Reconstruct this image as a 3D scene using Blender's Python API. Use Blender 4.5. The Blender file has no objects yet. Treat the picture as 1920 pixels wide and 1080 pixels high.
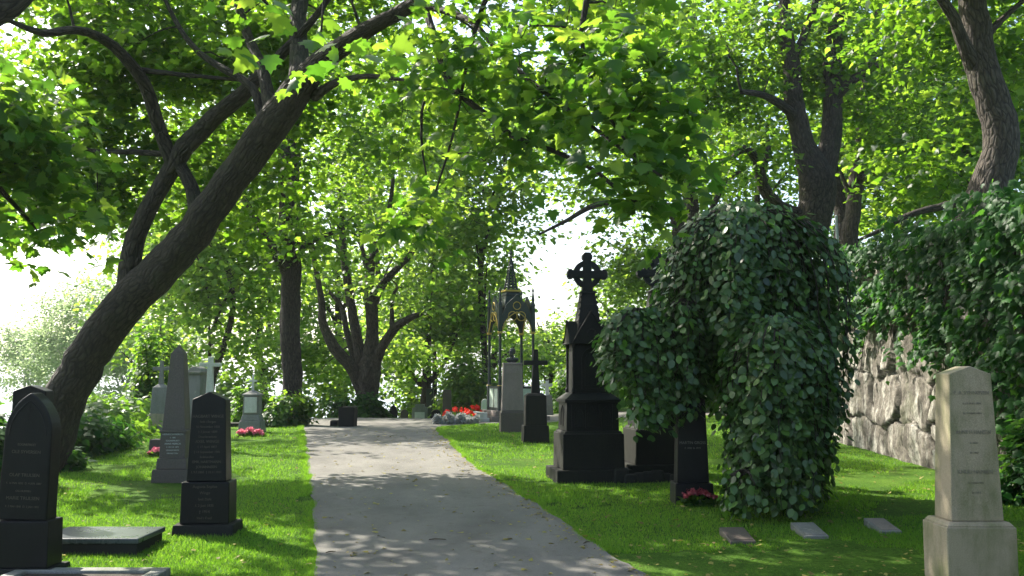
import bpy, math, random
import numpy as np
from mathutils import Vector, noise
sc = bpy.context.scene
R = math.radians
F = 1800.0                      # focal length in pixels of the 1920 px wide photograph
CAMZ = 1.65
PITCH = math.atan(160/F)
# ------------------------------------------------------------------ camera, sky, sun, exposure
cd = bpy.data.cameras.new('camera'); cam = bpy.data.objects.new('camera', cd)
sc.collection.objects.link(cam); sc.camera = cam
cam.location = (0, 0, CAMZ); cam.rotation_euler = (R(90)+PITCH, 0, 0)
cd.sensor_width = 36; cd.lens = 36*F/1920; cd.clip_end = 5000; cd.clip_start = .05
SUN_EL, SUN_AZ = R(43), R(-50)      # azimuth from +Y towards +X: the sun stands ahead and to the left
w = bpy.data.worlds.new('World'); sc.world = w; w.use_nodes = True
nt = w.node_tree; bg = nt.nodes['Background']
sky = nt.nodes.new('ShaderNodeTexSky'); sky.sky_type = 'NISHITA'; sky.sun_disc = False
sky.sun_elevation = SUN_EL; sky.sun_rotation = SUN_AZ; sky.air_density = 1.0; sky.dust_density = 2.6; sky.ozone_density = 1.0
nt.links.new(sky.outputs[0], bg.inputs[0]); bg.inputs[1].default_value = .15
sl = bpy.data.lights.new('sun', 'SUN'); sl.energy = 5.0; sl.angle = R(.5); sl.color = (1, .94, .82)
sun = bpy.data.objects.new('sun', sl); sc.collection.objects.link(sun)
sd = Vector((math.sin(SUN_AZ)*math.cos(SUN_EL), math.cos(SUN_AZ)*math.cos(SUN_EL), math.sin(SUN_EL)))
sun.rotation_euler = sd.to_track_quat('Z', 'Y').to_euler(); sun.location = sd*60
sc.view_settings.view_transform = 'Standard'; sc.view_settings.look = 'None'
sc.view_settings.exposure = 1.38; sc.view_settings.gamma = 1
cy = sc.cycles
cy.max_bounces = 7; cy.diffuse_bounces = 4; cy.glossy_bounces = 2; cy.transmission_bounces = 4
cy.caustics_reflective = False; cy.caustics_refractive = False; cy.sample_clamp_indirect = 6
cy.use_denoising = True
# ------------------------------------------------------------------ small maths
def ss(a, b, x):
    t = np.clip((np.asarray(x, float)-a)/(b-a), 0, 1); return t*t*(3-2*t)
def H(x, y):
    x = np.asarray(x, float); y = np.asarray(y, float)
    h = .2*ss(6, 13, y)+.12*ss(13, 20, y)
    t = np.maximum(0, y-28)
    h = h-t*t/(t+5)*(.02+.11*ss(2, -5, x))
    h = h+.10*ss(0, 5, x)*ss(14, 26, y)
    u = np.maximum(0, -x-10); h = h-u*u/(u+5)*.3
    h = h+.012*np.sin(x*1.3+1)*np.sin(y*.9)+.02*np.sin(x*.45+2)*np.sin(y*.37+1)
    return np.maximum(h, -11)
cp, sp = math.cos(PITCH), math.sin(PITCH)
def ray(px, row):
    a, b = (px-960)/F, (540-row)/F
    return Vector((a, cp-b*sp, sp+b*cp))
def P(px, row, Y):
    d = ray(px, row); return Vector((0, 0, CAMZ))+d*(Y/d.y)
def G(px, row):
    d = ray(px, row); o = Vector((0, 0, CAMZ)); t = 4.0
    for _ in range(4000):
        p = o+d*t
        if p.z < float(H(p.x, p.y)): break
        t += .01
    return Vector((p.x, p.y, float(H(p.x, p.y))))
def gz(x, y): return float(H(x, y))
# ------------------------------------------------------------------ materials
def mat(name):
    m = bpy.data.materials.new(name); m.use_nodes = True
    return m, m.node_tree, m.node_tree.nodes['Principled BSDF']
def N(nt, t, **kw):
    n = nt.nodes.new('ShaderNode'+t)
    for k, v in kw.items():
        if k in n.inputs: n.inputs[k].default_value = v
        else: setattr(n, k, v)
    return n
def ramp(nt, fac, stops, interp='LINEAR'):
    r = nt.nodes.new('ShaderNodeValToRGB'); r.color_ramp.interpolation = interp
    e = r.color_ramp.elements
    while len(e) < len(stops): e.new(.5)
    for i, (p, c) in enumerate(stops):
        e[i].position = p; e[i].color = (*c, 1) if len(c) == 3 else c
    nt.links.new(fac, r.inputs[0]); return r.outputs[0]
def tex(nt, scale, detail=4, rough=.6, coord='Object', stretch=None, kind='Noise', vec=None):
    tc = nt.nodes.new('ShaderNodeTexCoord'); v = vec or tc.outputs[coord]
    if stretch:
        mp = nt.nodes.new('ShaderNodeMapping'); mp.inputs['Scale'].default_value = stretch
        nt.links.new(v, mp.inputs[0]); v = mp.outputs[0]
    n = nt.nodes.new('ShaderNodeTex'+kind); n.inputs['Scale'].default_value = scale
    if kind == 'Noise': n.inputs['Detail'].default_value = detail; n.inputs['Roughness'].default_value = rough
    nt.links.new(v, n.inputs['Vector']); return n
def mixc(nt, fac, a, b, mode='MIX'):
    m = nt.nodes.new('ShaderNodeMix'); m.data_type = 'RGBA'; m.blend_type = mode
    for i, s in ((0, fac), (6, a), (7, b)):
        if isinstance(s, (int, float)): m.inputs[i].default_value = s
        elif isinstance(s, tuple): m.inputs[i].default_value = (*s, 1)
        else: nt.links.new(s, m.inputs[i])
    return m.outputs[2]
def bump(nt, bs, h, strength=.3, dist=.02, prev=None):
    b = nt.nodes.new('ShaderNodeBump'); b.inputs['Strength'].default_value = strength; b.inputs['Distance'].default_value = dist
    nt.links.new(h, b.inputs['Height'])
    if prev: nt.links.new(prev, b.inputs['Normal'])
    nt.links.new(b.outputs[0], bs.inputs['Normal']); return b.outputs[0]
def stone(name, c1, c2, rough=.7, grain=160, stain=None, stainamt=.6, bmp=.25, spec=.5, lichen=None):
    m, nt, bs = mat(name)
    g = tex(nt, grain, 3, .7); c = ramp(nt, g.outputs[0], [(.35, c1), (.65, c2)])
    big = tex(nt, 2.2, 6, .65, stretch=(1.6, 1.6, .6))
    if stain:
        f = ramp(nt, big.outputs[0], [(.42, (0, 0, 0)), (.68, (stainamt,)*3)])
        c = mixc(nt, f, c, stain)
    if lichen:
        v = tex(nt, 9, 5, .7); f = ramp(nt, v.outputs[0], [(.6, (0, 0, 0)), (.66, (.7,)*3)])
        c = mixc(nt, f, c, lichen)
    nt.links.new(c, bs.inputs['Base Color'])
    rr = ramp(nt, big.outputs[0], [(.3, (rough*.8,)*3), (.7, (min(1, rough*1.25),)*3)])
    nt.links.new(rr, bs.inputs['Roughness']); bs.inputs['Specular IOR Level'].default_value = spec
    p = bump(nt, bs, g.outputs[0], bmp, .002); md = tex(nt, 14, 5, .6); bump(nt, bs, md.outputs[0], .25, .006, p)
    return m
M = {}
M['black'] = stone('black_granite', (.005, .005, .0055), (.014, .014, .015), .4, 220, (.022, .024, .02), .4, .03, spec=.2)
M['blackrough'] = stone('dark_weathered_granite', (.010, .010, .0095), (.028, .027, .025), .7, 160, (.04, .043, .032), .5, .3, spec=.15)
M['iron'] = stone('dark_iron', (.008, .0085, .0085), (.018, .019, .019), .55, 90, (.03, .028, .025), .5, .15, spec=.2)
M['brown'] = stone('brown_granite', (.06, .045, .038), (.135, .105, .088), .65, 120, (.10, .10, .07), .5)
M['pink'] = stone('pinkish_granite', (.17, .13, .115), (.30, .245, .22), .6, 130, (.13, .12, .09), .5)
M['grey'] = stone('grey_granite', (.13, .13, .12), (.26, .255, .24), .75, 120, (.10, .12, .06), .6, lichen=(.3, .31, .24))
M['pale'] = stone('pale_mossy_granite', (.25, .205, .14), (.42, .35, .25), .85, 150, (.12, .14, .05), .95, .35)
M['marble'] = stone('white_marble', (.5, .5, .47), (.66, .66, .62), .6, 60, (.36, .38, .32), .7, .1)
M['skyslab'] = stone('sky_tinted_slab', (.035, .042, .05), (.08, .09, .10), .28, 120, (.10, .11, .11), .6, .08)  # bluish sky reflection on the slab top put into the colour
M['letters'] = stone('faded_gilt_letters', (.06, .052, .037), (.12, .10, .07), .6)
M['cut'] = stone('cut_letters', (.19, .165, .12), (.25, .215, .16), .9)
M['verdigris'] = stone('green_painted_iron', (.010, .020, .016), (.022, .038, .03), .5, 90)
M['panel'] = stone('pale_green_panel', (.38, .46, .38), (.52, .6, .5), .4, 40)
M['gold'] = mat('gilding')[0]
b = M['gold'].node_tree.nodes['Principled BSDF']; b.inputs['Base Color'].default_value = (.5, .36, .08, 1); b.inputs['Roughness'].default_value = .45; b.inputs['Metallic'].default_value = .4
M['bronze'] = stone('dark_bronze', (.012, .016, .014), (.03, .035, .03), .4, 60)
M['soil'] = stone('dark_soil', (.02, .014, .009), (.06, .045, .03), .95, 60, bmp=.8)
M['twig'] = stone('dry_twig', (.05, .035, .022), (.09, .065, .04), .9)
M['steel'] = stone('galvanised_post', (.25, .27, .28), (.35, .37, .38), .45, 40)

def bark(name, a, b_, c_, scale=1):
    m, nt, bs = mat(name)
    tc = N(nt, 'TexCoord'); mp = N(nt, 'Mapping'); mp.inputs['Scale'].default_value = (14*scale, 3.2*scale, 1); nt.links.new(tc.outputs['UV'], mp.inputs[0])
    wv = tex(nt, 1.5, 5, .6, vec=tc.outputs['Object']); ad = N(nt, 'VectorMath', operation='ADD')
    sc_ = N(nt, 'VectorMath', operation='SCALE'); sc_.inputs['Scale'].default_value = .9
    nt.links.new(wv.outputs[1], sc_.inputs[0]); nt.links.new(mp.outputs[0], ad.inputs[0]); nt.links.new(sc_.outputs[0], ad.inputs[1])
    v = nt.nodes.new('ShaderNodeTexVoronoi'); v.feature = 'DISTANCE_TO_EDGE'; v.inputs['Scale'].default_value = 1.6; nt.links.new(ad.outputs[0], v.inputs['Vector'])
    n2 = nt.nodes.new('ShaderNodeTexNoise'); n2.inputs['Scale'].default_value = 2.5; n2.inputs['Detail'].default_value = 8; n2.inputs['Roughness'].default_value = .7; nt.links.new(ad.outputs[0], n2.inputs['Vector'])
    col = ramp(nt, n2.outputs[0], [(.3, a), (.5, b_), (.72, c_)])
    crack = ramp(nt, v.outputs[0], [(0, (.35,)*3), (.14, (1, 1, 1))])
    col = mixc(nt, 1.0, col, crack, 'MULTIPLY')
    ms = tex(nt, 1.3, 5, .7); f = ramp(nt, ms.outputs[0], [(.56, (0, 0, 0)), (.75, (.5,)*3)])
    col = mixc(nt, f, col, (.06, .075, .03)); nt.links.new(col, bs.inputs['Base Color'])
    bs.inputs['Roughness'].default_value = .9
    h = ramp(nt, v.outputs[0], [(0, (0, 0, 0)), (.25, (1, 1, 1))])
    p = bump(nt, bs, h, .8, .03); bump(nt, bs, n2.outputs[0], .7, .03, p)
    return m
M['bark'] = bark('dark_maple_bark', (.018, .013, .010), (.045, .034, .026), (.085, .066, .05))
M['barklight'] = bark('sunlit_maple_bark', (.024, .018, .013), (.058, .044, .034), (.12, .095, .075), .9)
M['birchbark'] = bark('birch_bark', (.12, .11, .1), (.4, .39, .36), (.6, .58, .54))

def leafmat(name, cols, trans, tfac=.5, rough=.45, back=None, spec=.4):
    m, nt, bs = mat(name); out = nt.nodes['Material Output']
    ge = N(nt, 'NewGeometry'); c = ramp(nt, ge.outputs['Random Per Island'], [(i/(len(cols)-1), x) for i, x in enumerate(cols)])
    nt.links.new(c, bs.inputs['Base Color']); bs.inputs['Roughness'].default_value = rough; bs.inputs['Specular IOR Level'].default_value = spec
    tr = N(nt, 'BsdfTranslucent'); c2 = ramp(nt, ge.outputs['Random Per Island'], [(i/(len(trans)-1), x) for i, x in enumerate(trans)])
    nt.links.new(c2, tr.inputs[0]); mx = N(nt, 'MixShader'); mx.inputs[0].default_value = tfac
    nt.links.new(bs.outputs[0], mx.inputs[1]); nt.links.new(tr.outputs[0], mx.inputs[2]); nt.links.new(mx.outputs[0], out.inputs['Surface'])
    return m
M['maple'] = leafmat('maple_leaves', [(.015, .045, .010), (.03, .08, .015), (.05, .12, .02)], [(.11, .26, .012), (.24, .46, .02), (.42, .64, .05)], .57)
M['maple2'] = leafmat('bright_maple_leaves', [(.03, .08, .015), (.05, .12, .02), (.09, .18, .03)], [(.19, .38, .03), (.34, .55, .05), (.52, .7, .09)], .6)
M['mapledark'] = leafmat('dark_maple_leaves', [(.02, .06, .015), (.03, .09, .02), (.045, .12, .03)], [(.12, .32, .02), (.24, .46, .03), (.42, .62, .05)], .55)
M['weep'] = leafmat('weeping_elm_leaves', [(.022, .055, .014), (.042, .09, .024), (.08, .14, .045), (.06, .125, .032), (.11, .22, .035)], [(.05, .18, .02), (.08, .26, .03), (.2, .5, .04)], .25, .38, spec=.6)
M['ivy'] = leafmat('creeper_leaves', [(.008, .038, .008), (.016, .065, .013), (.035, .12, .02)], [(.06, .22, .03), (.1, .3, .03), (.2, .45, .04)], .35, .5, spec=.2)
M['birch'] = leafmat('birch_leaves', [(.09, .16, .06), (.12, .2, .08), (.15, .24, .1)], [(.4, .55, .25), (.5, .62, .3)], .55)
M['shrub'] = leafmat('shrub_leaves', [(.03, .09, .015), (.05, .13, .02), (.08, .17, .03)], [(.2, .42, .03), (.32, .55, .05)], .45)
M['blade'] = leafmat('grass_blades', [(.05, .14, .012), (.08, .2, .016), (.12, .25, .02), (.19, .27, .04)], [(.2, .48, .02), (.3, .6, .03), (.4, .66, .05)], .5, .5, spec=.3)
M['pinkf'] = leafmat('pink_petals', [(.65, .08, .16), (.8, .16, .28), (.85, .3, .4)], [(.8, .2, .3), (.9, .35, .4)], .4)
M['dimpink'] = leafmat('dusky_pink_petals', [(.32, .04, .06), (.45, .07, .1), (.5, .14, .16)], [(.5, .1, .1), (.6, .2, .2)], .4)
M['redf'] = leafmat('red_petals', [(.7, .02, .012), (.85, .035, .02)], [(.9, .05, .03), (.95, .1, .04)], .45)
M['silver'] = leafmat('silver_foliage', [(.28, .3, .28), (.42, .43, .42)], [(.4, .42, .4), (.5, .5, .5)], .3, .7)
M['litter'] = leafmat('fallen_leaf', [(.12, .09, .03), (.3, .26, .06), (.4, .36, .1), (.16, .1, .05)], [(.3, .25, .05), (.45, .4, .1)], .3, .7)

def mk_ground():
    m, nt, bs = mat('lawn_turf')
    a = tex(nt, 1.1, 8, .7); b_ = tex(nt, 26, 4, .7)
    c = ramp(nt, a.outputs[0], [(.3, (.035, .075, .012)), (.5, (.065, .14, .016)), (.68, (.10, .18, .022))])
    d = ramp(nt, b_.outputs[0], [(.3, (.5,)*3), (.7, (1.3,)*3)]); c = mixc(nt, 1.0, c, d, 'MULTIPLY')
    e = tex(nt, .5, 5, .6); f = ramp(nt, e.outputs[0], [(.6, (0, 0, 0)), (.72, (.6,)*3)])
    c = mixc(nt, f, c, (.07, .06, .025)); nt.links.new(c, bs.inputs['Base Color']); bs.inputs['Roughness'].default_value = .95
    bs.inputs['Specular IOR Level'].default_value = .1; bump(nt, bs, b_.outputs[0], .8, .04); return m
M['ground'] = mk_ground()
def mk_path():
    m, nt, bs = mat('worn_asphalt')
    a = tex(nt, 380, 3, .7); v = tex(nt, 130, kind='Voronoi'); b_ = tex(nt, 1.4, 7, .65, stretch=(1, .6, 1)); c_ = tex(nt, 9, 4, .6)
    c = ramp(nt, a.outputs[0], [(.3, (.075, .071, .064)), (.7, (.235, .222, .2))])
    d = ramp(nt, b_.outputs[0], [(.3, (.62,)*3), (.5, (.95,)*3), (.7, (1.2,)*3)]); c = mixc(nt, 1.0, c, d, 'MULTIPLY')
    k = ramp(nt, v.outputs[0], [(0, (.72,)*3), (.45, (1.06,)*3)]); c = mixc(nt, .7, c, k, 'MULTIPLY')
    g = ramp(nt, c_.outputs[0], [(.58, (0, 0, 0)), (.72, (.5,)*3)]); c = mixc(nt, g, c, (.085, .07, .045))
    nt.links.new(c, bs.inputs['Base Color']); bs.inputs['Roughness'].default_value = .85; bs.inputs['Specular IOR Level'].default_value = .35
    bump(nt, bs, v.outputs[0], .35, .004); return m
M['path'] = mk_path()
def mk_wall():
    m, nt, bs = mat('whitewashed_rubble_stone')
    ge = N(nt, 'NewGeometry')
    a = tex(nt, 5, 8, .7); st = tex(nt, 3.2, 7, .7, stretch=(1, 1.5, .28)); v = tex(nt, 1.5, 4, .6)
    c = ramp(nt, a.outputs[0], [(.3, (.045, .038, .03)), (.5, (.12, .105, .085)), (.7, (.24, .215, .18))])
    f = ramp(nt, st.outputs[0], [(.49, (0, 0, 0)), (.58, (.9,)*3)]); c = mixc(nt, f, c, (.40, .38, .33)); mo = tex(nt, 17, 6, .75); c = mixc(nt, 1.0, c, ramp(nt, mo.outputs[0], [(.32, (.35,)*3), (.5, (.9,)*3), (.7, (1.25,)*3)]), 'MULTIPLY')
    at = N(nt, 'Attribute', attribute_name='joint'); c = mixc(nt, at.outputs['Fac'], c, (.03, .026, .02))
    g = ramp(nt, v.outputs[0], [(.52, (0, 0, 0)), (.7, (.5,)*3)]); c = mixc(nt, g, c, (.09, .10, .05))
    nt.links.new(c, bs.inputs['Base Color']); bs.inputs['Roughness'].default_value = .95; bump(nt, bs, a.outputs[0], .8, .04); return m
M['wall'] = mk_wall()
# ------------------------------------------------------------------ object helpers
def tag(o, label=None, cat=None, group=None, kind=None):
    if label: o['label'] = label
    if cat: o['category'] = cat
    if group: o['group'] = group
    if kind: o['kind'] = kind
    return o
def empty(name, loc, label, cat, group=None, rz=0):
    o = bpy.data.objects.new(name, None); sc.collection.objects.link(o); o.location = loc; o.rotation_euler = (0, 0, rz)
    o.empty_display_size = .1
    return tag(o, label, cat, group)
def npmesh(name, verts, loops, starts, smooth=False, uv=None):
    me = bpy.data.meshes.new(name); me.vertices.add(len(verts)); me.vertices.foreach_set('co', np.ascontiguousarray(verts, np.float32).ravel())
    me.loops.add(len(loops)); me.loops.foreach_set('vertex_index', np.ascontiguousarray(loops, np.int32))
    me.polygons.add(len(starts)); me.polygons.foreach_set('loop_start', np.ascontiguousarray(starts, np.int32))
    if smooth: me.polygons.foreach_set('use_smooth', np.ones(len(starts), bool))
    if uv is not None:
        l = me.uv_layers.new(name='UVMap'); l.data.foreach_set('uv', np.ascontiguousarray(uv, np.float32).ravel())
    me.update(calc_edges=True); return me
def link(name, me, m, parent=None, loc=None):
    o = bpy.data.objects.new(name, me); sc.collection.objects.link(o)
    if m is not None: me.materials.append(m)
    if parent is not None: o.parent = parent
    if loc is not None: o.location = loc
    return o
class MB:
    def __init__(s): s.v = []; s.f = []
    def add(s, vs, fs):
        n = len(s.v); s.v += [tuple(v) for v in vs]; s.f += [tuple(i+n for i in f) for f in fs]; return s
    def box(s, x0, x1, y0, y1, z0, z1, tx=0, ty=None):          # tx, ty: inset of the top face on each side
        ty = tx if ty is None else ty
        v = [(x0, y0, z0), (x1, y0, z0), (x1, y1, z0), (x0, y1, z0), (x0+tx, y0+ty, z1), (x1-tx, y0+ty, z1), (x1-tx, y1-ty, z1), (x0+tx, y1-ty, z1)]
        return s.add(v, [(3, 2, 1, 0), (4, 5, 6, 7), (0, 1, 5, 4), (1, 2, 6, 5), (2, 3, 7, 6), (3, 0, 4, 7)])
    def cb(s, w, d, z0, z1, tx=0, ty=None, cx=0, cy=0): return s.box(cx-w/2, cx+w/2, cy-d/2, cy+d/2, z0, z1, tx, ty)
    def prism(s, pts, y0, y1):                                   # outline in x,z pushed along y
        n = len(pts); v = [(x, y0, z) for x, z in pts]+[(x, y1, z) for x, z in pts]
        return s.add(v, [tuple(range(n)), tuple(range(2*n-1, n-1, -1))]+[((i+1) % n, i, n+i, n+(i+1) % n) for i in range(n)])
    def prismx(s, pts, x0, x1):
        n = len(pts); v = [(x0, y, z) for y, z in pts]+[(x1, y, z) for y, z in pts]
        return s.add(v, [tuple(range(n-1, -1, -1)), tuple(range(n, 2*n))]+[(i, (i+1) % n, n+(i+1) % n, n+i) for i in range(n)])
    def lathe(s, prof, n=16, cx=0, cy=0, sx=1, sy=1):
        v = []; f = []; k = len(prof)
        for i in range(n):
            a = 2*math.pi*i/n
            v += [(cx+r*math.cos(a)*sx, cy+r*math.sin(a)*sy, z) for r, z in prof]
        for i in range(n):
            j = (i+1) % n
            f += [(i*k+q, j*k+q, j*k+q+1, i*k+q+1) for q in range(k-1)]
        f.append(tuple(i*k for i in range(n-1, -1, -1))); f.append(tuple(i*k+k-1 for i in range(n)))
        return s.add(v, f)
    def tube(s, pts, r, n=6, closed=False):
        pts = [Vector(p) for p in pts]; m = len(pts); v = []
        for i, p in enumerate(pts):
            a = pts[(i-1) % m] if closed or i else p; b = pts[(i+1) % m] if closed or i < m-1 else p
            t = (b-a).normalized(); u = t.cross(Vector((0, 0, 1)) if abs(t.z) < .95 else Vector((1, 0, 0))).normalized(); q = t.cross(u)
            rr = r[i] if isinstance(r, (list, tuple)) else r
            v += [p+(u*math.cos(2*math.pi*k/n)+q*math.sin(2*math.pi*k/n))*rr for k in range(n)]
        f = []
        for i in range(m if closed else m-1):
            j = (i+1) % m
            f += [(i*n+k, i*n+(k+1) % n, j*n+(k+1) % n, j*n+k) for k in range(n)]
        if not closed: f += [tuple(range(n-1, -1, -1)), tuple((m-1)*n+k for k in range(n))]
        return s.add(v, f)
    def build(s, name, m, parent=None, bevel=.006, loc=None, rz=0, smooth=False, tilt=None):
        me = bpy.data.meshes.new(name); me.from_pydata(s.v, [], s.f); me.update()
        o = link(name, me, m, parent, loc)
        if rz: o.rotation_euler[2] = rz
        if smooth: me.polygons.foreach_set('use_smooth', np.ones(len(me.polygons), bool))
        if bevel:
            b = o.modifiers.new('bevel', 'BEVEL'); b.width = bevel; b.segments = 2; b.limit_method = 'ANGLE'; b.angle_limit = R(35)
        return o
def text(parent, lines, w, y, ztop, lead, size, m, name='inscription', tiltx=0, cx=0):
    """lettering lying on a face that looks towards -y"""
    for i, (t, s) in enumerate(lines):
        if not t: continue
        cu = bpy.data.curves.new('t', 'FONT'); cu.body = t; cu.align_x = 'CENTER'; cu.size = size*s; cu.extrude = .0015
        to = bpy.data.objects.new('t', cu); me = bpy.data.meshes.new_from_object(to); bpy.data.objects.remove(to)
        xs = [v.co.x for v in me.vertices]
        wid = (max(xs)-min(xs)) if xs else 1; k = min(1, w/wid)
        z = ztop-i*lead
        for v in me.vertices: v.co = Vector((cx+v.co.x*k, y+tiltx*(z-ztop+v.co.y)-v.co.z-.0015, z+v.co.y))
        link(name, me, m, parent)
# ------------------------------------------------------------------ leaves and branches
MAPLE = [(0, 0), (.14, -.06), (.36, -.03), (.32, .10), (.56, .22), (.44, .33), (.5, .47), (.30, .45), (.24, .56), (.24, .72), (.12, .74), (0, 1.0)]
def maple_full():
    h = MAPLE; out = h+[(-x, y) for x, y in h[-2:0:-1]]; c = (0, .36)
    v = [(c[0], c[1], .03)]+[(x, y, -.22*abs(x)-.25*max(0, y-.35)**2) for x, y in out]; n = len(out)
    return np.array(v), [(0, 1+i, 1+(i+1) % n) for i in range(n)]
def maple_half():
    h = [(0, 0), (.38, -.03), (.34, .14), (.56, .3), (.34, .46), (.2, .7), (0, 1)]
    n = len(h); v = [(x, y, -.3*abs(x)-.2*max(0, y-.4)) for x, y in h]+[(-x, y, -.3*abs(x)-.2*max(0, y-.4)) for x, y in h[1:-1]]
    return np.array(v), [tuple(range(n)), (n-1,)+tuple(range(2*n-3, n-1, -1))+(0,)]
def leaf_simple():
    return np.array([(0, 0, 0), (.42, .28, -.12), (.3, .68, -.14), (0, 1, -.12), (-.3, .68, -.14), (-.42, .28, -.12)]), [(0, 1, 2, 3), (0, 3, 4, 5)]
def leaf_oval():
    h = [(0, 0), (.26, .12), (.37, .38), (.3, .68), (0, 1)]; z = lambda x, y: -.25*abs(x)-.22*y*y
    v = [(x, y, z(x, y)) for x, y in h]+[(-x, y, z(x, y)) for x, y in h[1:-1]]
    return np.array(v), [(0, 1, 2, 3, 4), (4, 7, 6, 5, 0)]
def blade():
    return np.array([(-.06, 0, 0), (.06, 0, 0), (.0, 1, 0)]), [(0, 1, 2)]
def unit(a): return a/np.maximum(np.linalg.norm(a, axis=1, keepdims=True), 1e-9)
def leaves(name, pos, nrm, dr, size, tmpl, m, parent=None):
    tv, tf = tmpl; n = len(pos); k = len(tv)
    z = unit(nrm); x = unit(np.cross(dr, z)); y = np.cross(z, x)
    s = np.asarray(size)[:, None, None]
    V = pos[:, None, :]+s*(tv[None, :, 0:1]*x[:, None, :]+tv[None, :, 1:2]*y[:, None, :]+tv[None, :, 2:3]*z[:, None, :])
    fl = np.concatenate([np.array(f) for f in tf]); st = np.cumsum([0]+[len(f) for f in tf])[:-1]; L = len(fl)
    loops = (fl[None, :]+(np.arange(n)*k)[:, None]).ravel(); starts = (st[None, :]+(np.arange(n)*L)[:, None]).ravel()
    return link(name, npmesh(name, V.reshape(-1, 3), loops, starts), m, parent)
class Tubes:
    def __init__(s): s.V = []; s.L = []; s.U = []; s.n = 0
    def add(s, pts, rad, n=8, rough=0, rs=None):
        pts = np.asarray(pts, float); rad = np.asarray(rad, float); m = len(pts)
        t = np.gradient(pts, axis=0); t = unit(t)
        up = np.array([0, 0, 1.]); u = np.cross(t[0], up)
        if np.linalg.norm(u) < .2: u = np.cross(t[0], [0, 1., 0])
        u /= np.linalg.norm(u); us = []
        for i in range(m):
            u = u-t[i]*np.dot(u, t[i]); u /= np.linalg.norm(u); us.append(u)
        us = np.array(us); q = np.cross(t, us); a = np.linspace(0, 2*np.pi, n, endpoint=False)
        ln = np.concatenate([[0], np.cumsum(np.linalg.norm(np.diff(pts, axis=0), axis=1))])
        rr = np.repeat(rad[:, None], n, 1)
        if rough:
            ph = rs.rand(6)*6.3
            for k_, (fa, fl_) in enumerate(((2, .9), (3, 1.7), (5, 2.6), (1, 1.2))):
                rr = rr*(1+rough/(1+k_*.4)*np.sin(fa*a[None, :]+ph[k_]+fl_*ln[:, None]+.8*np.sin(ln[:, None]*1.3+ph[4])))
            rr = rr*(1+rs.randn(m, n)*rough*.18)
        V = pts[:, None, :]+rr[:, :, None]*(us[:, None, :]*np.cos(a)[None, :, None]+q[:, None, :]*np.sin(a)[None, :, None])
        i = np.arange(m-1)[:, None]; j = np.arange(n)[None, :]; j2 = (j+1) % n
        quad = np.stack([i*n+j, i*n+j2, (i+1)*n+j2, (i+1)*n+j], -1).reshape(-1, 4)+s.n
        rm = rad.mean(); uu = np.arange(n+1)/n*2*np.pi*rm
        U = np.stack([np.stack([np.broadcast_to(uu[j], (m-1, n)), np.broadcast_to(ln[i], (m-1, n))], -1), np.stack([np.broadcast_to(uu[j+1], (m-1, n)), np.broadcast_to(ln[i], (m-1, n))], -1),
                      np.stack([np.broadcast_to(uu[j+1], (m-1, n)), np.broadcast_to(ln[i+1], (m-1, n))], -1), np.stack([np.broadcast_to(uu[j], (m-1, n)), np.broadcast_to(ln[i+1], (m-1, n))], -1)], 2).reshape(-1, 2)
        s.V.append(V.reshape(-1, 3)); s.L.append(quad.ravel()); s.U.append(U); s.n += m*n
    def build(s, name, m, parent=None):
        if not s.V: return None
        L = np.concatenate(s.L); return link(name, npmesh(name, np.concatenate(s.V), L, np.arange(0, len(L), 4), True, np.concatenate(s.U)), m, parent)
def spline(ctrl, step=.18):
    """Catmull-Rom through (x,y,z,r) rows"""
    c = np.array(ctrl, float); c = np.vstack([2*c[0]-c[1], c, 2*c[-1]-c[-2]]); out = []
    for i in range(1, len(c)-2):
        d = np.linalg.norm(c[i+1, :3]-c[i, :3]); n = max(2, int(d/step)); t = np.linspace(0, 1, n, endpoint=False)[:, None]
        a, b, e, g = c[i-1], c[i], c[i+1], c[i+2]
        out.append(.5*((2*b)+(-a+e)*t+(2*a-5*b+4*e-g)*t*t+(-a+3*b-3*e+g)*t**3))
    out.append(c[-2][None]); o = np.vstack(out); o[:, 3] = np.maximum(o[:, 3], .006); return o
def limb(pts):
    """rows (px, row, width px, Y) -> world x,y,z,r"""
    out = []
    for px, row, wd, Y in pts:
        p = P(px, row, Y); out.append((p.x, p.y, p.z, wd/2/F*Y))
    return out
def ell(px, row, Y, rx, ry, rd, n):
    """a foliage mass: centre by bearing and distance, radii in metres"""
    p = P(px, row, Y); return (p.x, p.y, p.z, rx*Y/F, rd, ry*Y/F, n)
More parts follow.
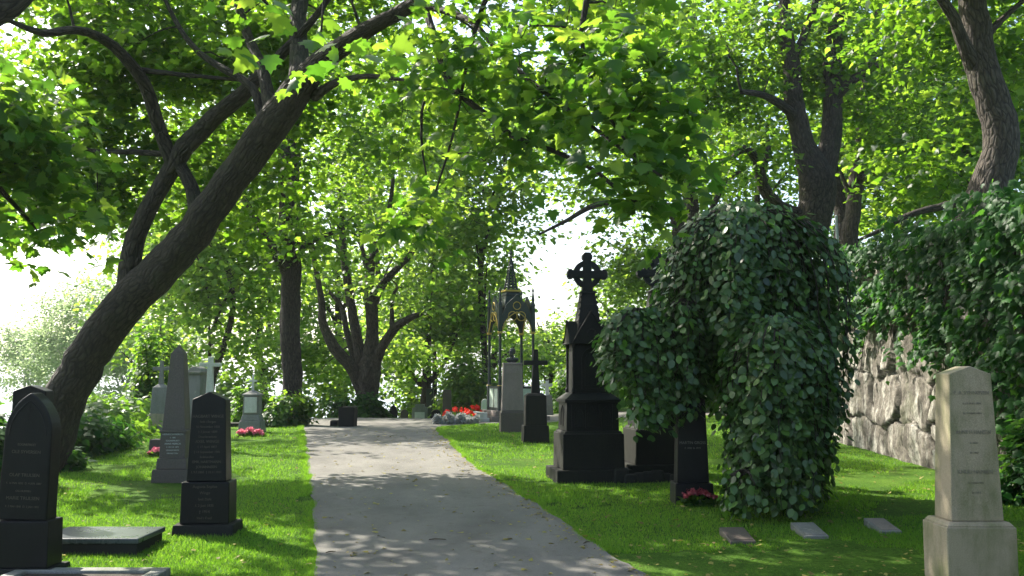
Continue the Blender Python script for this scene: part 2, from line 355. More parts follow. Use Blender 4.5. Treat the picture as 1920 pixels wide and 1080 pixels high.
def tree(name, label, cat, base, limbs, masses, leaf, lmat, bmat, seed, crad=.5, per=26, lsize=.15, group=None, twig=.008, sides=14, free=1, flat=.45, up=.9, rough=.06, skip=0, droop=.35, keep=None, sub=4, front=None):
    rs = np.random.RandomState(seed); root = empty(name, base, label, cat, group); off = np.array(base)
    tb = Tubes(); nodes = []; rad = []
    for i, lb in enumerate(limbs):
        s_ = spline(lb); 
        if len(s_) > 3:
            jit = rs.randn(len(s_), 3)*.012; s_[1:-1, :3] += (jit*np.minimum(1, s_[:, 3:4]*4))[1:-1]
        tb.add(s_[:, :3]-off, s_[:, 3], sides if i == 0 else max(7, sides-5), rough, rs)
        k0 = int(len(s_)*(.55 if i == 0 else .25)) if len(s_) > 3 else 0
        nodes += list(s_[k0:, :3]); rad += list(s_[k0:, 3])
    # cluster centres
    C = []
    for (x, y, z, rx, ry, rz, n) in masses:
        d = rs.randn(n*2, 3); d = unit(d)*(rs.rand(n*2, 1)**.4)
        p = d*[rx, ry, rz]+[x, y, z]
        g = np.array([noise.noise(Vector(q)*.55+Vector((seed, 0, 0))) for q in p])+rs.rand(len(p))*.35
        p = p[np.argsort(-g)[:n]]; C.append(p)
    C = np.vstack(C)
    if keep is not None: C = C[keep(C)]
    if front is not None:                       # thin the side of the crown that hangs before the limbs
        zz = (C[:, 2]-CAMZ)*cp-C[:, 1]*sp; dd_ = C[:, 1]*cp+(C[:, 2]-CAMZ)*sp
        C = C[(C[:, 1] > front[0]) | (rs.rand(len(C)) < front[1]) | (np.abs(C[:, 0]/dd_) > .62) | (zz/dd_ > .34)]
    nd = np.array(nodes); rd = list(rad)
    dist = np.min(np.linalg.norm(C[:, None, :]-nd[None, ::3, :], axis=2), axis=1); C = C[np.argsort(dist)]
    cap = np.zeros((len(nd)+len(C)*14, 3)); cap[:len(nd)] = nd; cnt = len(nd); bt = tb
    for c in C:
        dd = np.linalg.norm(cap[:cnt]-c, axis=1); j = int(np.argmin(dd)); L = dd[j]
        if L < .15: continue
        n = int(min(12, max(3, L/.28))); t = np.linspace(0, 1, n+1)[:, None]; a = cap[j]
        mid = (a+c)/2+np.array([0, 0, .12*L])+rs.randn(3)*.10*L
        p = (1-t)**2*a+2*t*(1-t)*mid+t*t*c; p[1:-1] += rs.randn(n-1, 3)*.03*min(L, 1.2)
        r0 = min(rd[j]*.8, twig+.012*L+.004); r = r0+(twig*.6-r0)*t[:, 0]; r = np.maximum(r, twig*.5)
        bt.add(p-off, r, 5)
        cap[cnt:cnt+n] = p[1:]; cnt += n; rd += list(r[1:])
    bt.build('trunk', bmat, root)
    # leaves on short twigs round each centre
    n = len(C); K = per; cc = np.repeat(C, sub, 0)
    o = rs.randn(len(cc), 3)*[crad, crad, crad*flat]; o *= .75; tw = cc+o
    K = max(1, per//sub); pos = np.repeat(tw, K, 0); o2 = rs.randn(len(pos), 3)*[crad*.33, crad*.33, crad*.2]
    out = np.repeat(o, K, 0)*.6+o2; pos = pos+o2
    nr = rs.randn(len(pos), 3)*.55+[0, 0, up]+out*.25/crad
    dr = out/crad+rs.randn(len(pos), 3)*.35; dr[:, 2] -= droop
    size = lsize*(.65+.6*rs.rand(len(pos)))
    ok = pos[:, 2] > H(pos[:, 0], pos[:, 1])+.3
    pos, nr, dr, size = pos[ok], nr[ok], dr[ok], size[ok]
    leaves('foliage', pos-off, nr, dr, size, leaf, lmat, root)
    return root
MF, MH, LS, LO = maple_full(), maple_half(), leaf_simple(), leaf_oval()
# ------------------------------------------------------------------ the setting: ground, hill, path
def axis(parts):
    out = []
    for a, b_, s in parts: out += list(np.arange(a, b_, s))
    return np.array(out+[parts[-1][1]])
xs = axis([(-200, -100, 20), (-100, -20, 4), (-20, 12, .4), (12, 100, 8), (100, 200, 20)])
ys = axis([(-60, -4, 4), (-4, 44, .4), (44, 120, 3), (120, 260, 20)])
def sheet(name, xs, ys, fz, m, smooth=True):
    X, Y = np.meshgrid(xs, ys); Z = fz(X, Y); nx, ny = len(xs), len(ys)
    V = np.stack([X, Y, Z], -1).reshape(-1, 3); i = np.arange(ny-1)[:, None]; j = np.arange(nx-1)[None]
    q = np.stack([i*nx+j, i*nx+j+1, (i+1)*nx+j+1, (i+1)*nx+j], -1).reshape(-1)
    return link(name, npmesh(name, V, q, np.arange(0, len(q), 4), smooth), m)
tag(sheet('ground', xs, ys, H, M['ground']), kind='structure')
HZ = 3.55
hz = lambda x, y: HZ+.07*np.maximum(0, x-7)+.05*np.sin(x*.7)*np.sin(y*.5)
hx = axis([(6.8, 20, .8), (20, 120, 8)]); hy = axis([(-12, 60, 1.5), (60, 150, 10)])
hill = sheet('hill', hx, hy, hz, M['ground']); tag(hill, kind='structure')
mb = MB(); mb.box(6.8, 120, -12, 150, -8, HZ-.12); mb.build('hill_core', M['ground'], hill, 0)
PL = [(.9, -4), (.05, 0), (-1.0, 4.5), (-1.69, 8.4), (-2.70, 13), (-3.95, 18.5), (-5.2, 24), (-6.3, 29)]
PR = [(4.3, -4), (3.15, 0), (1.95, 4.5), (.92, 8.4), (.54, 10), (.19, 11.6), (-.22, 13.4), (-.70, 15.6), (-1.12, 18.2), (-1.55, 21), (-1.75, 23), (-1.5, 24.2), (-.6, 25.4), (1.5, 26.6), (5, 27.6), (6.4, 28)]
PT = [(6.4, 32.5), (2, 31.8), (-2, 30.8), (-6.3, 29.6)]
def dens(pts, wob=0, seed=0):
    c = spline([(x, y, 0, 0) for x, y in pts], .12)[:, :2]
    if wob:
        t = np.gradient(c, axis=0); n = unit(np.stack([-t[:, 1], t[:, 0]], 1)); s = np.arange(len(c))*.12
        r = np.random.RandomState(seed); k = r.randn(len(c)); k = np.convolve(k, np.ones(3)/3, 'same')
        c = c+n*(wob*(np.sin(s*2.3+seed)*.4+np.sin(s*5.1+seed)*.3+k*.5))[:, None]
    return c
L_, R_ = dens(PL, .03, 1), dens(PR, .05, 2); T_ = np.array(PT)
m, nt, bs = mat('added_bright_water'); bs.inputs['Base Color'].default_value = (.25, .3, .33, 1); bs.inputs['Roughness'].default_value = .25
wn = tex(nt, .6, 4, .6); bump(nt, bs, wn.outputs[0], .3, .3)
mb = MB(); mb.add([(-4000, 200, -10.9), (4000, 200, -10.9), (4000, 4000, -10.9), (-4000, 4000, -10.9)], [(0, 1, 2, 3)]); tag(mb.build('added_water', m, None, 0), kind='structure')  # sheet added to mirror the white sky below the horizon
poly = np.vstack([R_, T_, L_[::-1]])
def inside(px, py, pg):
    r = np.zeros(len(px), bool); x0, y0 = pg[-1]
    for x1, y1 in pg:
        c = ((y1 > py) != (y0 > py)) & (px < (x0-x1)*(py-y1)/((y0-y1) if y0 != y1 else 1e-9)+x1); r ^= c; x0, y0 = x1, y1
    return r
import bmesh
def drape(name, pg, dz, m):
    """fill the outline with a fine draped grid"""
    me = bpy.data.meshes.new(name); bm = bmesh.new(); vs = [bm.verts.new((x, y, 0)) for x, y in pg]; bm.faces.new(vs)
    bmesh.ops.triangulate(bm, faces=bm.faces[:])
    for yy in np.arange(-4, 33, .4):
        bmesh.ops.bisect_plane(bm, geom=bm.verts[:]+bm.edges[:]+bm.faces[:], plane_co=(0, yy, 0), plane_no=(0, 1, 0))
    for xx in np.arange(-8, 7, .4):
        bmesh.ops.bisect_plane(bm, geom=bm.verts[:]+bm.edges[:]+bm.faces[:], plane_co=(xx, 0, 0), plane_no=(1, 0, 0))
    for v in bm.verts: v.co.z = gz(v.co.x, v.co.y)+dz
    bmesh.ops.recalc_face_normals(bm, faces=bm.faces[:]); bm.to_mesh(me); bm.free()
    for p in me.polygons: p.use_smooth = True
    o = link(name, me, m)
    if me.polygons[0].normal.z < 0: me.flip_normals()
    return o
tag(drape('path', [tuple(p) for p in poly], .014, M['path']), kind='structure')
# ------------------------------------------------------------------ grass, litter
rs = np.random.RandomState(5)
def turf(n, y0, y1, k=1.0):
    y = 1/(1/y0+(1/y1-1/y0)*rs.rand(n)); x = (rs.rand(n)*2-1)*.60*y
    ok = ~inside(x, y, poly) & (x < 6.25); return x[ok], y[ok]
gx, gy = turf(700000, 5.6, 30)
ex = []
for E, sgn in ((L_, 1), (R_, -1)):                     # taller unmown fringe along both path edges
    s = E[(E[:, 1] > 5) & (E[:, 1] < 26)]; q = s[rs.randint(0, len(s), 26000)]; q = q+np.stack([-sgn*np.abs(rs.randn(len(q)))*.05+sgn*.015, rs.randn(len(q))*.06], 1); ex.append(q)
ex = np.vstack(ex); gx = np.concatenate([gx, ex[:, 0]]); gy = np.concatenate([gy, ex[:, 1]])
gp = np.stack([gx, gy, H(gx, gy)-.004], 1); n = len(gp)
patch = np.array([noise.noise(Vector((a*.9, b_*.9, 3))) for a, b_ in gp[::1, :2]])
hgt = (.022+.0013*gy)*(.7+.6*rs.rand(n))*(1+.5*patch)
bare = np.array([noise.noise(Vector((a*.55, b_*.55, 9))) for a, b_ in gp[:, :2]])+.35*np.array([noise.noise(Vector((a*3.1, b_*3.1, 4))) for a, b_ in gp[:, :2]])
hgt *= np.where(bare > .22, .3, 1)
up = np.stack([rs.randn(n)*.42, rs.randn(n)*.42, np.ones(n)], 1); nr = np.stack([rs.randn(n), rs.randn(n)-.6, rs.rand(n)*.8+.2], 1)
g_ = leaves('grass', gp, nr, up, hgt*1.05, (blade()[0]*[1.5, 1, 1], blade()[1]), M['blade'])
tag(g_, 'short mown green grass covering both lawns', 'grass', kind='stuff')
x, y = turf(5200, 6, 27); m_ = rs.rand(len(x)) < .22+.6*(x > 0); x, y = x[m_], y[m_]
x2 = rs.rand(2600)*6.6-4; y2 = 6+rs.rand(2600)*17; k = inside(x2, y2, poly); near = rs.rand(len(x2)) < .8; x2, y2 = x2[k & near], y2[k & near]
q = R_[(R_[:, 1] > 6) & (R_[:, 1] < 25)]; q = q[rs.randint(0, len(q), 800)]; x3 = q[:, 0]-np.abs(rs.randn(800))*.14; y3 = q[:, 1]+rs.randn(800)*.1
lx = np.concatenate([x, x2, x3]); ly = np.concatenate([y, y2, y3]); n = len(lx); on = inside(lx, ly, poly)
lp = np.stack([lx, ly, H(lx, ly)+np.where(on, .022, .035)], 1)
l_ = leaves('fallen_leaves', lp, np.stack([rs.randn(n)*.25, rs.randn(n)*.25, np.ones(n)], 1), np.stack([rs.randn(n), rs.randn(n), rs.randn(n)*.1], 1), .012+.06*rs.rand(n)**3, MH, M['litter'])
tag(l_, 'yellow and brown fallen leaves scattered on lawn and path', 'fallen leaves', kind='stuff')
for (px, row, ln, rz, lab) in ((820, 1016, .16, .05, 'short dark twig lying in the middle of the asphalt path'), (620, 1040, .1, .7, 'thin curved twig on the path by its left edge'), (1100, 1022, .1, .9, 'small twig near the right edge of the path in a sun patch')):
    g = G(px, row); t = MB(); c, s = math.cos(rz)*ln/2, math.sin(rz)*ln/2
    t.tube([(-c, -s, .008), (-.3*c, -.2*s, .014), (.3*c, .4*s, .012), (c, s, .008)], [.004, .006, .005, .003], 6)
    tag(t.build('twig', M['twig'], bevel=0, loc=(g.x, g.y, g.z+.014)), lab, 'twig', 'twigs on the path')
# ------------------------------------------------------------------ retaining wall
rs = np.random.RandomState(11)
WY0, WY1, WH = 2.0, 42.0, 3.7
wy = axis([(WY0, 8, .08), (8, 21, .035), (21, WY1, .09)]); wz = np.linspace(-.3, WH, 110)
seeds = []; z = -.4
while z < WH+.4:
    hgt_ = .42+.42*rs.rand(); y = WY0-1
    while y < WY1+1:
        wd = (.5+1.0*rs.rand()); seeds.append((y+wd/2, z+hgt_/2+rs.randn()*.07, wd, hgt_)); y += wd
    z += hgt_
S = np.array(seeds); YY, ZZ = np.meshgrid(wy, wz)
YW = YY+.10*np.sin(ZZ*5+YY*1.7)+.05*np.sin(YY*7+ZZ*3); ZW = ZZ+.07*np.sin(YY*3.1)+.04*np.sin(YY*8.3+ZZ*4)
D1 = np.full(YY.shape, 9.); D2 = D1.copy(); ID = np.zeros(YY.shape, int)
for k, (a, b_, wd, hh) in enumerate(S):
    j0, j1 = np.searchsorted(wy, (a-1.8, a+1.8))
    if j0 == j1: continue
    d = np.maximum(np.abs(YW[:, j0:j1]-a)/wd, np.abs(ZW[:, j0:j1]-b_)/hh)+.25*np.hypot((YW[:, j0:j1]-a)/wd, (ZW[:, j0:j1]-b_)/hh)
    A, B = D1[:, j0:j1], D2[:, j0:j1]; less = d < A
    D2[:, j0:j1] = np.where(less, A, np.minimum(B, d)); ID[:, j0:j1] = np.where(less, k, ID[:, j0:j1]); D1[:, j0:j1] = np.where(less, d, A)
edge = D2-D1; off_ = rs.rand(len(S))[ID]*.09; tlt = (rs.randn(len(S))*.08)[ID]*(YY-S[ID, 0])+(rs.randn(len(S))*.1)[ID]*(ZZ-S[ID, 1])
nz = np.array([noise.fractal(Vector((a*3, b_*3, 1)), .8, 2, 4) for a, b_ in zip(YY.ravel(), ZZ.ravel())]).reshape(YY.shape)
prof = ss(0, .10, edge)
XX = 6.42-(prof*(.06+off_*.8+tlt*.6)+.035*nz)+.05*ZZ*.4
joint = 1-ss(.0, .05, edge)
V = np.stack([XX, YY, ZZ+0], -1).reshape(-1, 3); ny, nzv = len(wy), len(wz); i = np.arange(nzv-1)[:, None]; j = np.arange(ny-1)[None]
q = np.stack([i*ny+j, (i+1)*ny+j, (i+1)*ny+j+1, i*ny+j+1], -1).reshape(-1)
wm = npmesh('retaining_wall', V, q, np.arange(0, len(q), 4), True)
at = wm.attributes.new('joint', 'FLOAT', 'POINT'); at.data.foreach_set('value', joint.ravel().astype(np.float32))
wall = empty('retaining_wall', (0, 0, 0), 'tall rubble stone retaining wall streaked with white lime along the right side', 'wall')
link('stone_face', wm, M['wall'], wall)
mb = MB(); mb.box(6.45, 6.79, WY0, WY1, -.5, WH-.03); mb.build('core', M['wall'], wall, .01)
# ------------------------------------------------------------------ monuments
def mon(name, px, row, label, cat, group=None, rz=0, Y=None):
    g = G(px, row) if Y is None else P(px, row, Y)
    if Y is not None: g.z = gz(g.x, g.y)
    o = empty(name, (g.x, g.y, g.z-.02), label, cat, group, R(rz)); return o, g.y/F
# --- pale granite stele at the right edge
o, u = mon('gravestone', 1846, 1104, 'pale weathered granite gravestone with shallow gable top at the right edge', 'gravestone', rz=0)
W = 130*u
mb = MB(); mb.box(-W/2, W/2, 0, .44, 0, .475); mb.cb(W-.012, .43, .475, .51, .03, .03, 0, .22); mb.build('plinth', M['pale'], o, .012)
mb = MB(); sb, st_, hs = 98*u, 79*u, 1.13; z0 = .511; D = .30
mb.add([(-sb/2, .06, z0), (sb/2, .06, z0), (sb/2, .06+D, z0), (-sb/2, .06+D, z0), (-st_/2, .085, z0+hs), (st_/2, .085, z0+hs), (st_/2, .035+D, z0+hs), (-st_/2, .035+D, z0+hs), (0, .085, z0+hs+.062), (0, .035+D, z0+hs+.062)],
       [(3, 2, 1, 0), (0, 1, 5, 8, 4), (2, 3, 7, 9, 6), (1, 2, 6, 5), (3, 0, 4, 7), (4, 8, 9, 7), (8, 5, 6, 9)])
sh = mb.build('shaft', M['pale'], o, .008)
text(sh, [('P. A. SYNNØVEN', 1), ('F. 17 AUG. 1826', .5), ('D. 9 MARS 1894', .5), ('', 1), ('ANNE H HANSEN', 1), ('F. 1831', .5), ('D. 1907', .5), ('', 1), ('KNUD HANSEN', 1.05), ('F. 4 MAI 1862', .5), ('D. 1911', .5)], .27, .0800, z0+hs-.16, .076, .042, M['cut'], tiltx=.0221)
# --- black gothic arch stone, left edge
o, u = mon('gravestone', 24, 1082, 'black polished gravestone with pointed gothic arch top, nearest at the left edge', 'gravestone', rz=0)
mb = MB(); mb.cb(.60, .36, 0, .075, .008, .008, 0, .18); mb.build('foot', M['blackrough'], o)
mb = MB(); mb.cb(.49, .27, .075, .445, .004, .004, 0, .18); mb.build('plinth', M['black'], o, .01)
def gothic(w0, w1, zb, zs, zt, n=9):
    r = [(w0/2, zb), (w1/2, zs)]
    for i in range(1, n+1):
        t = i/n; a = t*math.pi/3.1; c = math.pi/3.1
        r.append((w1/2*(1-(1-math.cos(a))/(1-math.cos(c))), zs+(zt-zs)*math.sin(a)/math.sin(c)))
    return r+[(-x, z) for x, z in r[-2::-1]]
b_ = bpy.data.objects.new('headstone', None)
bpy.data.objects.remove(b_)
mb = MB(); mb.prism(gothic(.41, .385, 0, .70, 1.03), .09, .27); hd = mb.build('headstone', M['black'], o, .014, loc=(0, 0, .446)); hd.rotation_euler = (0, R(2.0), 0)
mb = MB(); g1 = gothic(.33, .30, .62, .68, .96)[1:-1]; mb.tube([(x, .088, z) for x, z in g1], .006, 6); mb.build('moulding', M['black'], hd, 0)
mb = MB(); mb.box(-.006, .006, .086, .09, .80, .93); mb.box(-.03, .03, .086, .0895, .885, .897); mb.build('cross', M['black'], hd, 0)
text(hd, [('SOGNEPREST', .7), ('OLE SYVERSEN', 1), ('', .5), ('', .5), ('OLAF TRULSEN', 1), ('F. 16 MAI 1832  D. 4 APR 1887', .62), ('OG HUSTRU', .62), ('MARIE TRULSEN', 1.05), ('F. 3 MAI 1840  D. 2 JAN 1902', .62)], .31, .089, .60, .062, .036, M['letters'])
# --- gabled black stone behind it
o, u = mon('gravestone', 34, 1000, 'dark gravestone with gabled top showing behind the black gothic arch stone', 'gravestone', rz=0)
hz1 = P(64, 722, o.location.y+.1).z-o.location.z
mb = MB(); mb.cb(.55, .36, 0, .35, .01, .01, -.08, .2); mb.build('plinth', M['blackrough'], o)
mb = MB(); mb.prism([(-.18, .35), (.18, .35), (.165, hz1-.06), (0, hz1), (-.165, hz1-.06)], .09, .27); mb.build('headstone', M['black'], o, .012)
# --- flat ledger
g = G(200, 1041); o = empty('grave_slab', (g.x, g.y, g.z-.02), 'low flat dark grave slab lying beside the black gothic arch stone', 'grave slab')
u = g.y/F
mb = MB(); mb.box(-130*u, 55*u, 0, .62, 0, .115); mb.build('base', M['blackrough'], o, .008)
mb = MB(); mb.box(-134*u, 59*u, -.02, .65, .117, .165); mb.build('slab', M['skyslab'], o, .012)
g = G(200, 1078); u = g.y/F; o = empty('grave_kerb', (g.x, g.y, g.z-.01), 'stone kerb round a planted grave at the bottom left corner', 'grave kerb')
mb = MB(); mb.box(-.7, 118*u, -.13, 0, 0, .07); mb.box(-.7, -.58, -1.2, -.132, 0, .07); mb.box(118*u-.12, 118*u, -1.2, -.132, 0, .07); mb.build('kerb', M['grey'], o, .012)
mb = MB(); mb.box(-.578, 118*u-.122, -1.2, -.134, 0, .045); mb.build('soil', M['soil'], o, 0)
# --- black tapered stone
o, u = mon('gravestone', 379, 1006, 'black tapered gravestone with gable top and faded gilt lettering on the left lawn', 'gravestone', rz=3)
mb = MB(); mb.cb(.60, .44, 0, .125, .012, .012, 0, .22); mb.build('foot', M['blackrough'], o, .012)
mb = MB(); mb.cb(.475, .33, .126, .53, .006, .006, 0, .22); mb.build('plinth', M['black'], o, .012)
mb = MB(); sb, st_, z0, hs = .385, .325, .531, .80
mb.add([(-sb/2, .09, z0), (sb/2, .09, z0), (sb/2, .33, z0), (-sb/2, .33, z0), (-st_/2, .11, z0+hs), (st_/2, .11, z0+hs), (st_/2, .31, z0+hs), (-st_/2, .31, z0+hs), (0, .11, z0+hs+.075), (0, .31, z0+hs+.075)],
       [(3, 2, 1, 0), (0, 1, 5, 8, 4), (2, 3, 7, 9, 6), (1, 2, 6, 5), (3, 0, 4, 7), (4, 8, 9, 7), (8, 5, 6, 9)])
sh = mb.build('shaft', M['black'], o, .009)
text(sh, [('', 1), ('HAGBART WINGE', 1.1), ('født i Bergen', .8), ('16 November 1826', .8), ('† 3 Januar 1889', .8), ('Overlærerinde', .8), ('AXEL WINGE', 1.05), ('f. 17 April 1857', .8), ('† 14 September 1901', .8), ('Bokhandler', .8), ('EMIL HARTMANN', .95), ('JOHANNSEN', .95), ('f. 9.7.1860  † 23.11.1921', .8)], .30, .1050, z0+hs-.13, .049, .037, M['letters'], tiltx=.025)
pl = [c for c in o.children if c.name.startswith('plinth')][0]
text(pl, [('Augusta Sophie', .9), ('Winge', .9), ('født Dahl', .8), ('f. 2 Juni 1835', .8), ('† 1914', .9), ('Hvil i Fred', .8)], .36, .055, .475, .06, .042, M['letters'])
# --- brown obelisk and the low stone by it
o, u = mon('obelisk', 318, 906, 'slender brown granite obelisk on a stepped base, left lawn', 'obelisk', rz=3)
mb = MB(); mb.cb(70*u, 70*u, 0, 27*u, .01, .01, 0, 35*u); mb.build('foot', M['brown'], o, .01)
mb = MB(); mb.cb(57*u, 57*u, 27*u+.001, 47*u, .01, .01, 0, 35*u); mb.build('step', M['brown'], o, .01)
mb = MB(); mb.cb(48*u, 48*u, 47*u+.001, 95*u, .008, .008, 0, 35*u); mb.cb(50*u, 50*u, 95*u+.001, 99*u, .004, .004, 0, 35*u); dd = mb.build('dado', M['brown'], o, .005)
text(dd, [('HEINRICH MØRCH', .9), ('F. 1805', .7), ('SOGNEPRÆST', .8), ('ANNE MØRCH', .9), ('F. 1811 D. 1879', .7), ('VENNER REISTE', .7), ('DENNE STEN', .7)], .3, 35*u-24*u+.004, 90*u, .042, .036, M['marble'])
mb = MB(); mb.cb(42*u, 42*u, 99*u+.001, 243*u, 9*u, 9*u, 0, 35*u); mb.cb(24*u, 24*u, 243*u+.001, 259*u, 11.5*u, 11.5*u, 0, 35*u); mb.build('shaft', M['brown'], o, .004)
o, u = mon('gravestone', 292, 853, 'low brown block gravestone half hidden behind the obelisk', 'gravestone')
mb = MB(); mb.cb(30*u, .3, 0, 30*u, .01, .02, 0, .16); mb.build('block', M['brown'], o, .012)
# --- stone with cross (left) and the others of the far row
def cross(o, w, post, arm, zb, zt, za, y, d, m, flare=1.4, cx=0, name='cross'):
    mb = MB(); p = post/2; a = arm/2
    mb.prism([(cx-p*flare, zb), (cx+p*flare, zb), (cx+p, za-a), (cx+w/2, za-a), (cx+w/2, za+a), (cx+p, za+a), (cx+p*.9, zt), (cx-p*.9, zt), (cx-p, za+a), (cx-w/2, za+a), (cx-w/2, za-a), (cx-p, za-a)], y-d/2, y+d/2)
    return mb.build(name, m, o, .008)
o, u = mon('cross_gravestone', 293, 813, 'grey cross on a tapered mossy pedestal in front of the dark column of ivy', 'gravestone', 'cross topped gravestones', rz=4)
mb = MB(); mb.cb(46*u, 44*u, 0, 15*u, .02, .02, 0, 22*u); mb.build('foot', M['grey'], o, .015)
mb = MB(); mb.cb(39*u, 34*u, 15*u+.001, 38*u, .03, .03, 0, 22*u); mb.build('plinth', M['pale'], o, .015)
mb = MB(); mb.cb(31*u, 27*u, 38*u+.001, 86*u, .03, .03, 0, 22*u); mb.cb(27*u, 24*u, 86*u+.001, 93*u, 8*u, 8*u, 0, 22*u); mb.build('pedestal', M['grey'], o, .012)
cross(o, 32*u, 6.5*u, 7*u, 93*u, 137*u, 122*u, 22*u, .09, M['grey'])
o, u = mon('gravestone', 360, 820, 'tall grey upright tablet with rounded top behind the brown obelisk', 'gravestone', rz=-14)
t = [(-14*u, 0), (14*u, 0), (14*u, 122*u)]+[(14*u*math.cos(a), 122*u+11*u*math.sin(a)) for a in np.linspace(.3, math.pi-.3, 8)]+[(-14*u, 122*u)]
mb = MB(); mb.prism(t, 0, .3); mb.build('tablet', M['grey'], o, .015)
mb = MB(); mb.cb(34*u, .42, 0, 18*u, .02, .02, 0, .15); mb.build('plinth', M['grey'], o, .015)
mb = MB(); mb.cb(32*u, .4, 118*u, 123*u, -.03, -.03, 0, .15); mb.build('cornice', M['grey'], o, .01)
o, u = mon('cross_gravestone', 382, 848, 'white marble cross on a rough rock base just behind the black tapered gravestone', 'gravestone', 'cross topped gravestones')
rs = np.random.RandomState(3)
mb = MB(); mb.lathe([(.24, 0), (.25, .3), (.20, .6), (.17, .85), (.09, 1.0), (.02, 1.02)], 9, 0, .25, 1, .8)
mb.v = [(x+rs.randn()*.022, y+rs.randn()*.022, z+rs.randn()*.02) for x, y, z in mb.v]; mb.build('rock', M['grey'], o, .01)
cross(o, 40*u, 9*u, 7*u, 106*u, 179*u, 164*u, .25, .09, M['marble'], 1.5)
o, u = mon('cross_gravestone', 467, 812, 'grey lantern shaped gravestone with pale framed plaque and thin cross, pink flowers before it', 'gravestone', 'cross topped gravestones')
mb = MB(); mb.cb(44*u, 40*u, 0, 24*u, .03, .03, 0, 20*u); mb.cb(36*u, 32*u, 24*u+.001, 35*u, .03, .03, 0, 20*u); mb.build('plinth', M['grey'], o, .015)
mb = MB(); mb.cb(30*u, 26*u, 35*u+.001, 70*u, .01, .01, 0, 20*u); mb.cb(34*u, 30*u, 70*u+.001, 73*u, 0, 0, 0, 20*u); mb.cb(32*u, 28*u, 73*u+.001, 80*u, 12*u, 12*u, 0, 20*u); mb.build('body', M['grey'], o, .008)
mb = MB(); mb.cb(23*u, .02, 39*u, 68*u, 0, 0, 0, 7*u-.012); mb.build('plaque', M['marble'], o, .003)
cross(o, 15*u, 3.6*u, 3.6*u, 80*u, 109*u, 98*u, 20*u, .05, M['marble'], 1.2)
g = G(455, 803); mb = MB(); mb.box(-.75, .95, 0, .5, 0, .12); mb.box(.6, 1.1, -.1, .4, 0, .06)
tag(mb.build('grave_kerb', M['blackrough'], None, .012, loc=(g.x, g.y+.4, g.z-.02)), 'dark low grave kerb behind the lantern shaped gravestone', 'grave kerb')
# --- black block stone on the crest
o, u = mon('gravestone', 648, 801, 'squat black rounded block gravestone standing on the crest of the path', 'gravestone', rz=-6)
mb = MB(); h_ = 40*u; mb.prism([(-14*u, 0), (15*u, 0), (16*u, h_*.9), (14*u, h_), (-12*u, h_*.97), (-15*u, h_*.85)], 0, .35); mb.build('block', M['blackrough'], o, .03)
o, u = mon('gravestone', 625, 800, 'low dark block beside the squat black gravestone on the crest', 'gravestone')
mb = MB(); mb.cb(14*u, .3, 0, 13*u, .01, .01, 0, .15); mb.build('block', M['blackrough'], o, .02)
def far(px, Y, top, w, shape, m, label, d=.16, panel=None, rz=0):
    o, u = mon('gravestone', px, top, label, 'gravestone', 'old gravestones beyond the crest', rz, Y)
    h = P(px, top, Y).z-o.location.z; w = w*u
    if shape == 'point': pts = [(-w/2, 0), (w/2, 0), (w/2*.95, h-.75*w), (w*.32, h-.3*w), (0, h), (-w*.32, h-.3*w), (-w/2*.95, h-.75*w)]
    elif shape == 'arch': pts = [(-w/2, 0), (w/2, 0)]+[(w/2*math.cos(a), h-w/2+w/2*math.sin(a)) for a in np.linspace(0, math.pi, 10)]
    elif shape == 'shoulder': pts = [(-w/2, 0), (w/2, 0), (w/2, h-.25*w), (w*.34, h-.2*w), (w*.28, h), (-w*.28, h), (-w*.34, h-.2*w), (-w/2, h-.25*w)]
    else: pts = [(-w/2, 0), (w/2, 0), (w/2, h-.06), (w*.4, h), (-w*.4, h), (-w/2, h-.06)]
    mb = MB(); mb.prism(pts, 0, d); mb.build('headstone', m, o, .012)
    mb = MB(); mb.cb(w*1.3, d*2, 0, .22, .02, .02, 0, d/2); mb.build('foot', m, o, .012)
    if panel: mb = MB(); mb.box(-w*.33, w*.33, -.012, .001, h*.25, h*.62); mb.build('plaque', M[panel], o, .003)
    return o
far(724, 32.5, 765, 17, 'point', M['brown'], 'brown pointed gravestone with sunlit edge right of the many stemmed maple', rz=25)
far(737, 34.5, 759, 16, 'point', M['blackrough'], 'dark pointed gravestone behind the brown pointed one')
far(758, 35, 768, 14, 'arch', M['brown'], 'narrow brown round topped gravestone beyond the crest')
far(787, 36, 758, 28, 'shoulder', M['grey'], 'wide shouldered gravestone with a pale plaque beyond the crest', .25, 'marble')
far(817, 35, 768, 17, 'arch', M['blackrough'], 'dark round arched gravestone just left of the red flowers', .3)
far(838, 36, 731, 16, 'flat', M['brown'], 'tall brown slab gravestone rising above the red flowers', .2)
far(806, 40, 729, 13, 'flat', M['verdigris'], 'tall dark green slab beside the ivy covered tree stem', .2)
far(909, 33.5, 748, 13, 'arch', M['marble'], 'small white tablet left of the gothic canopy', .1)
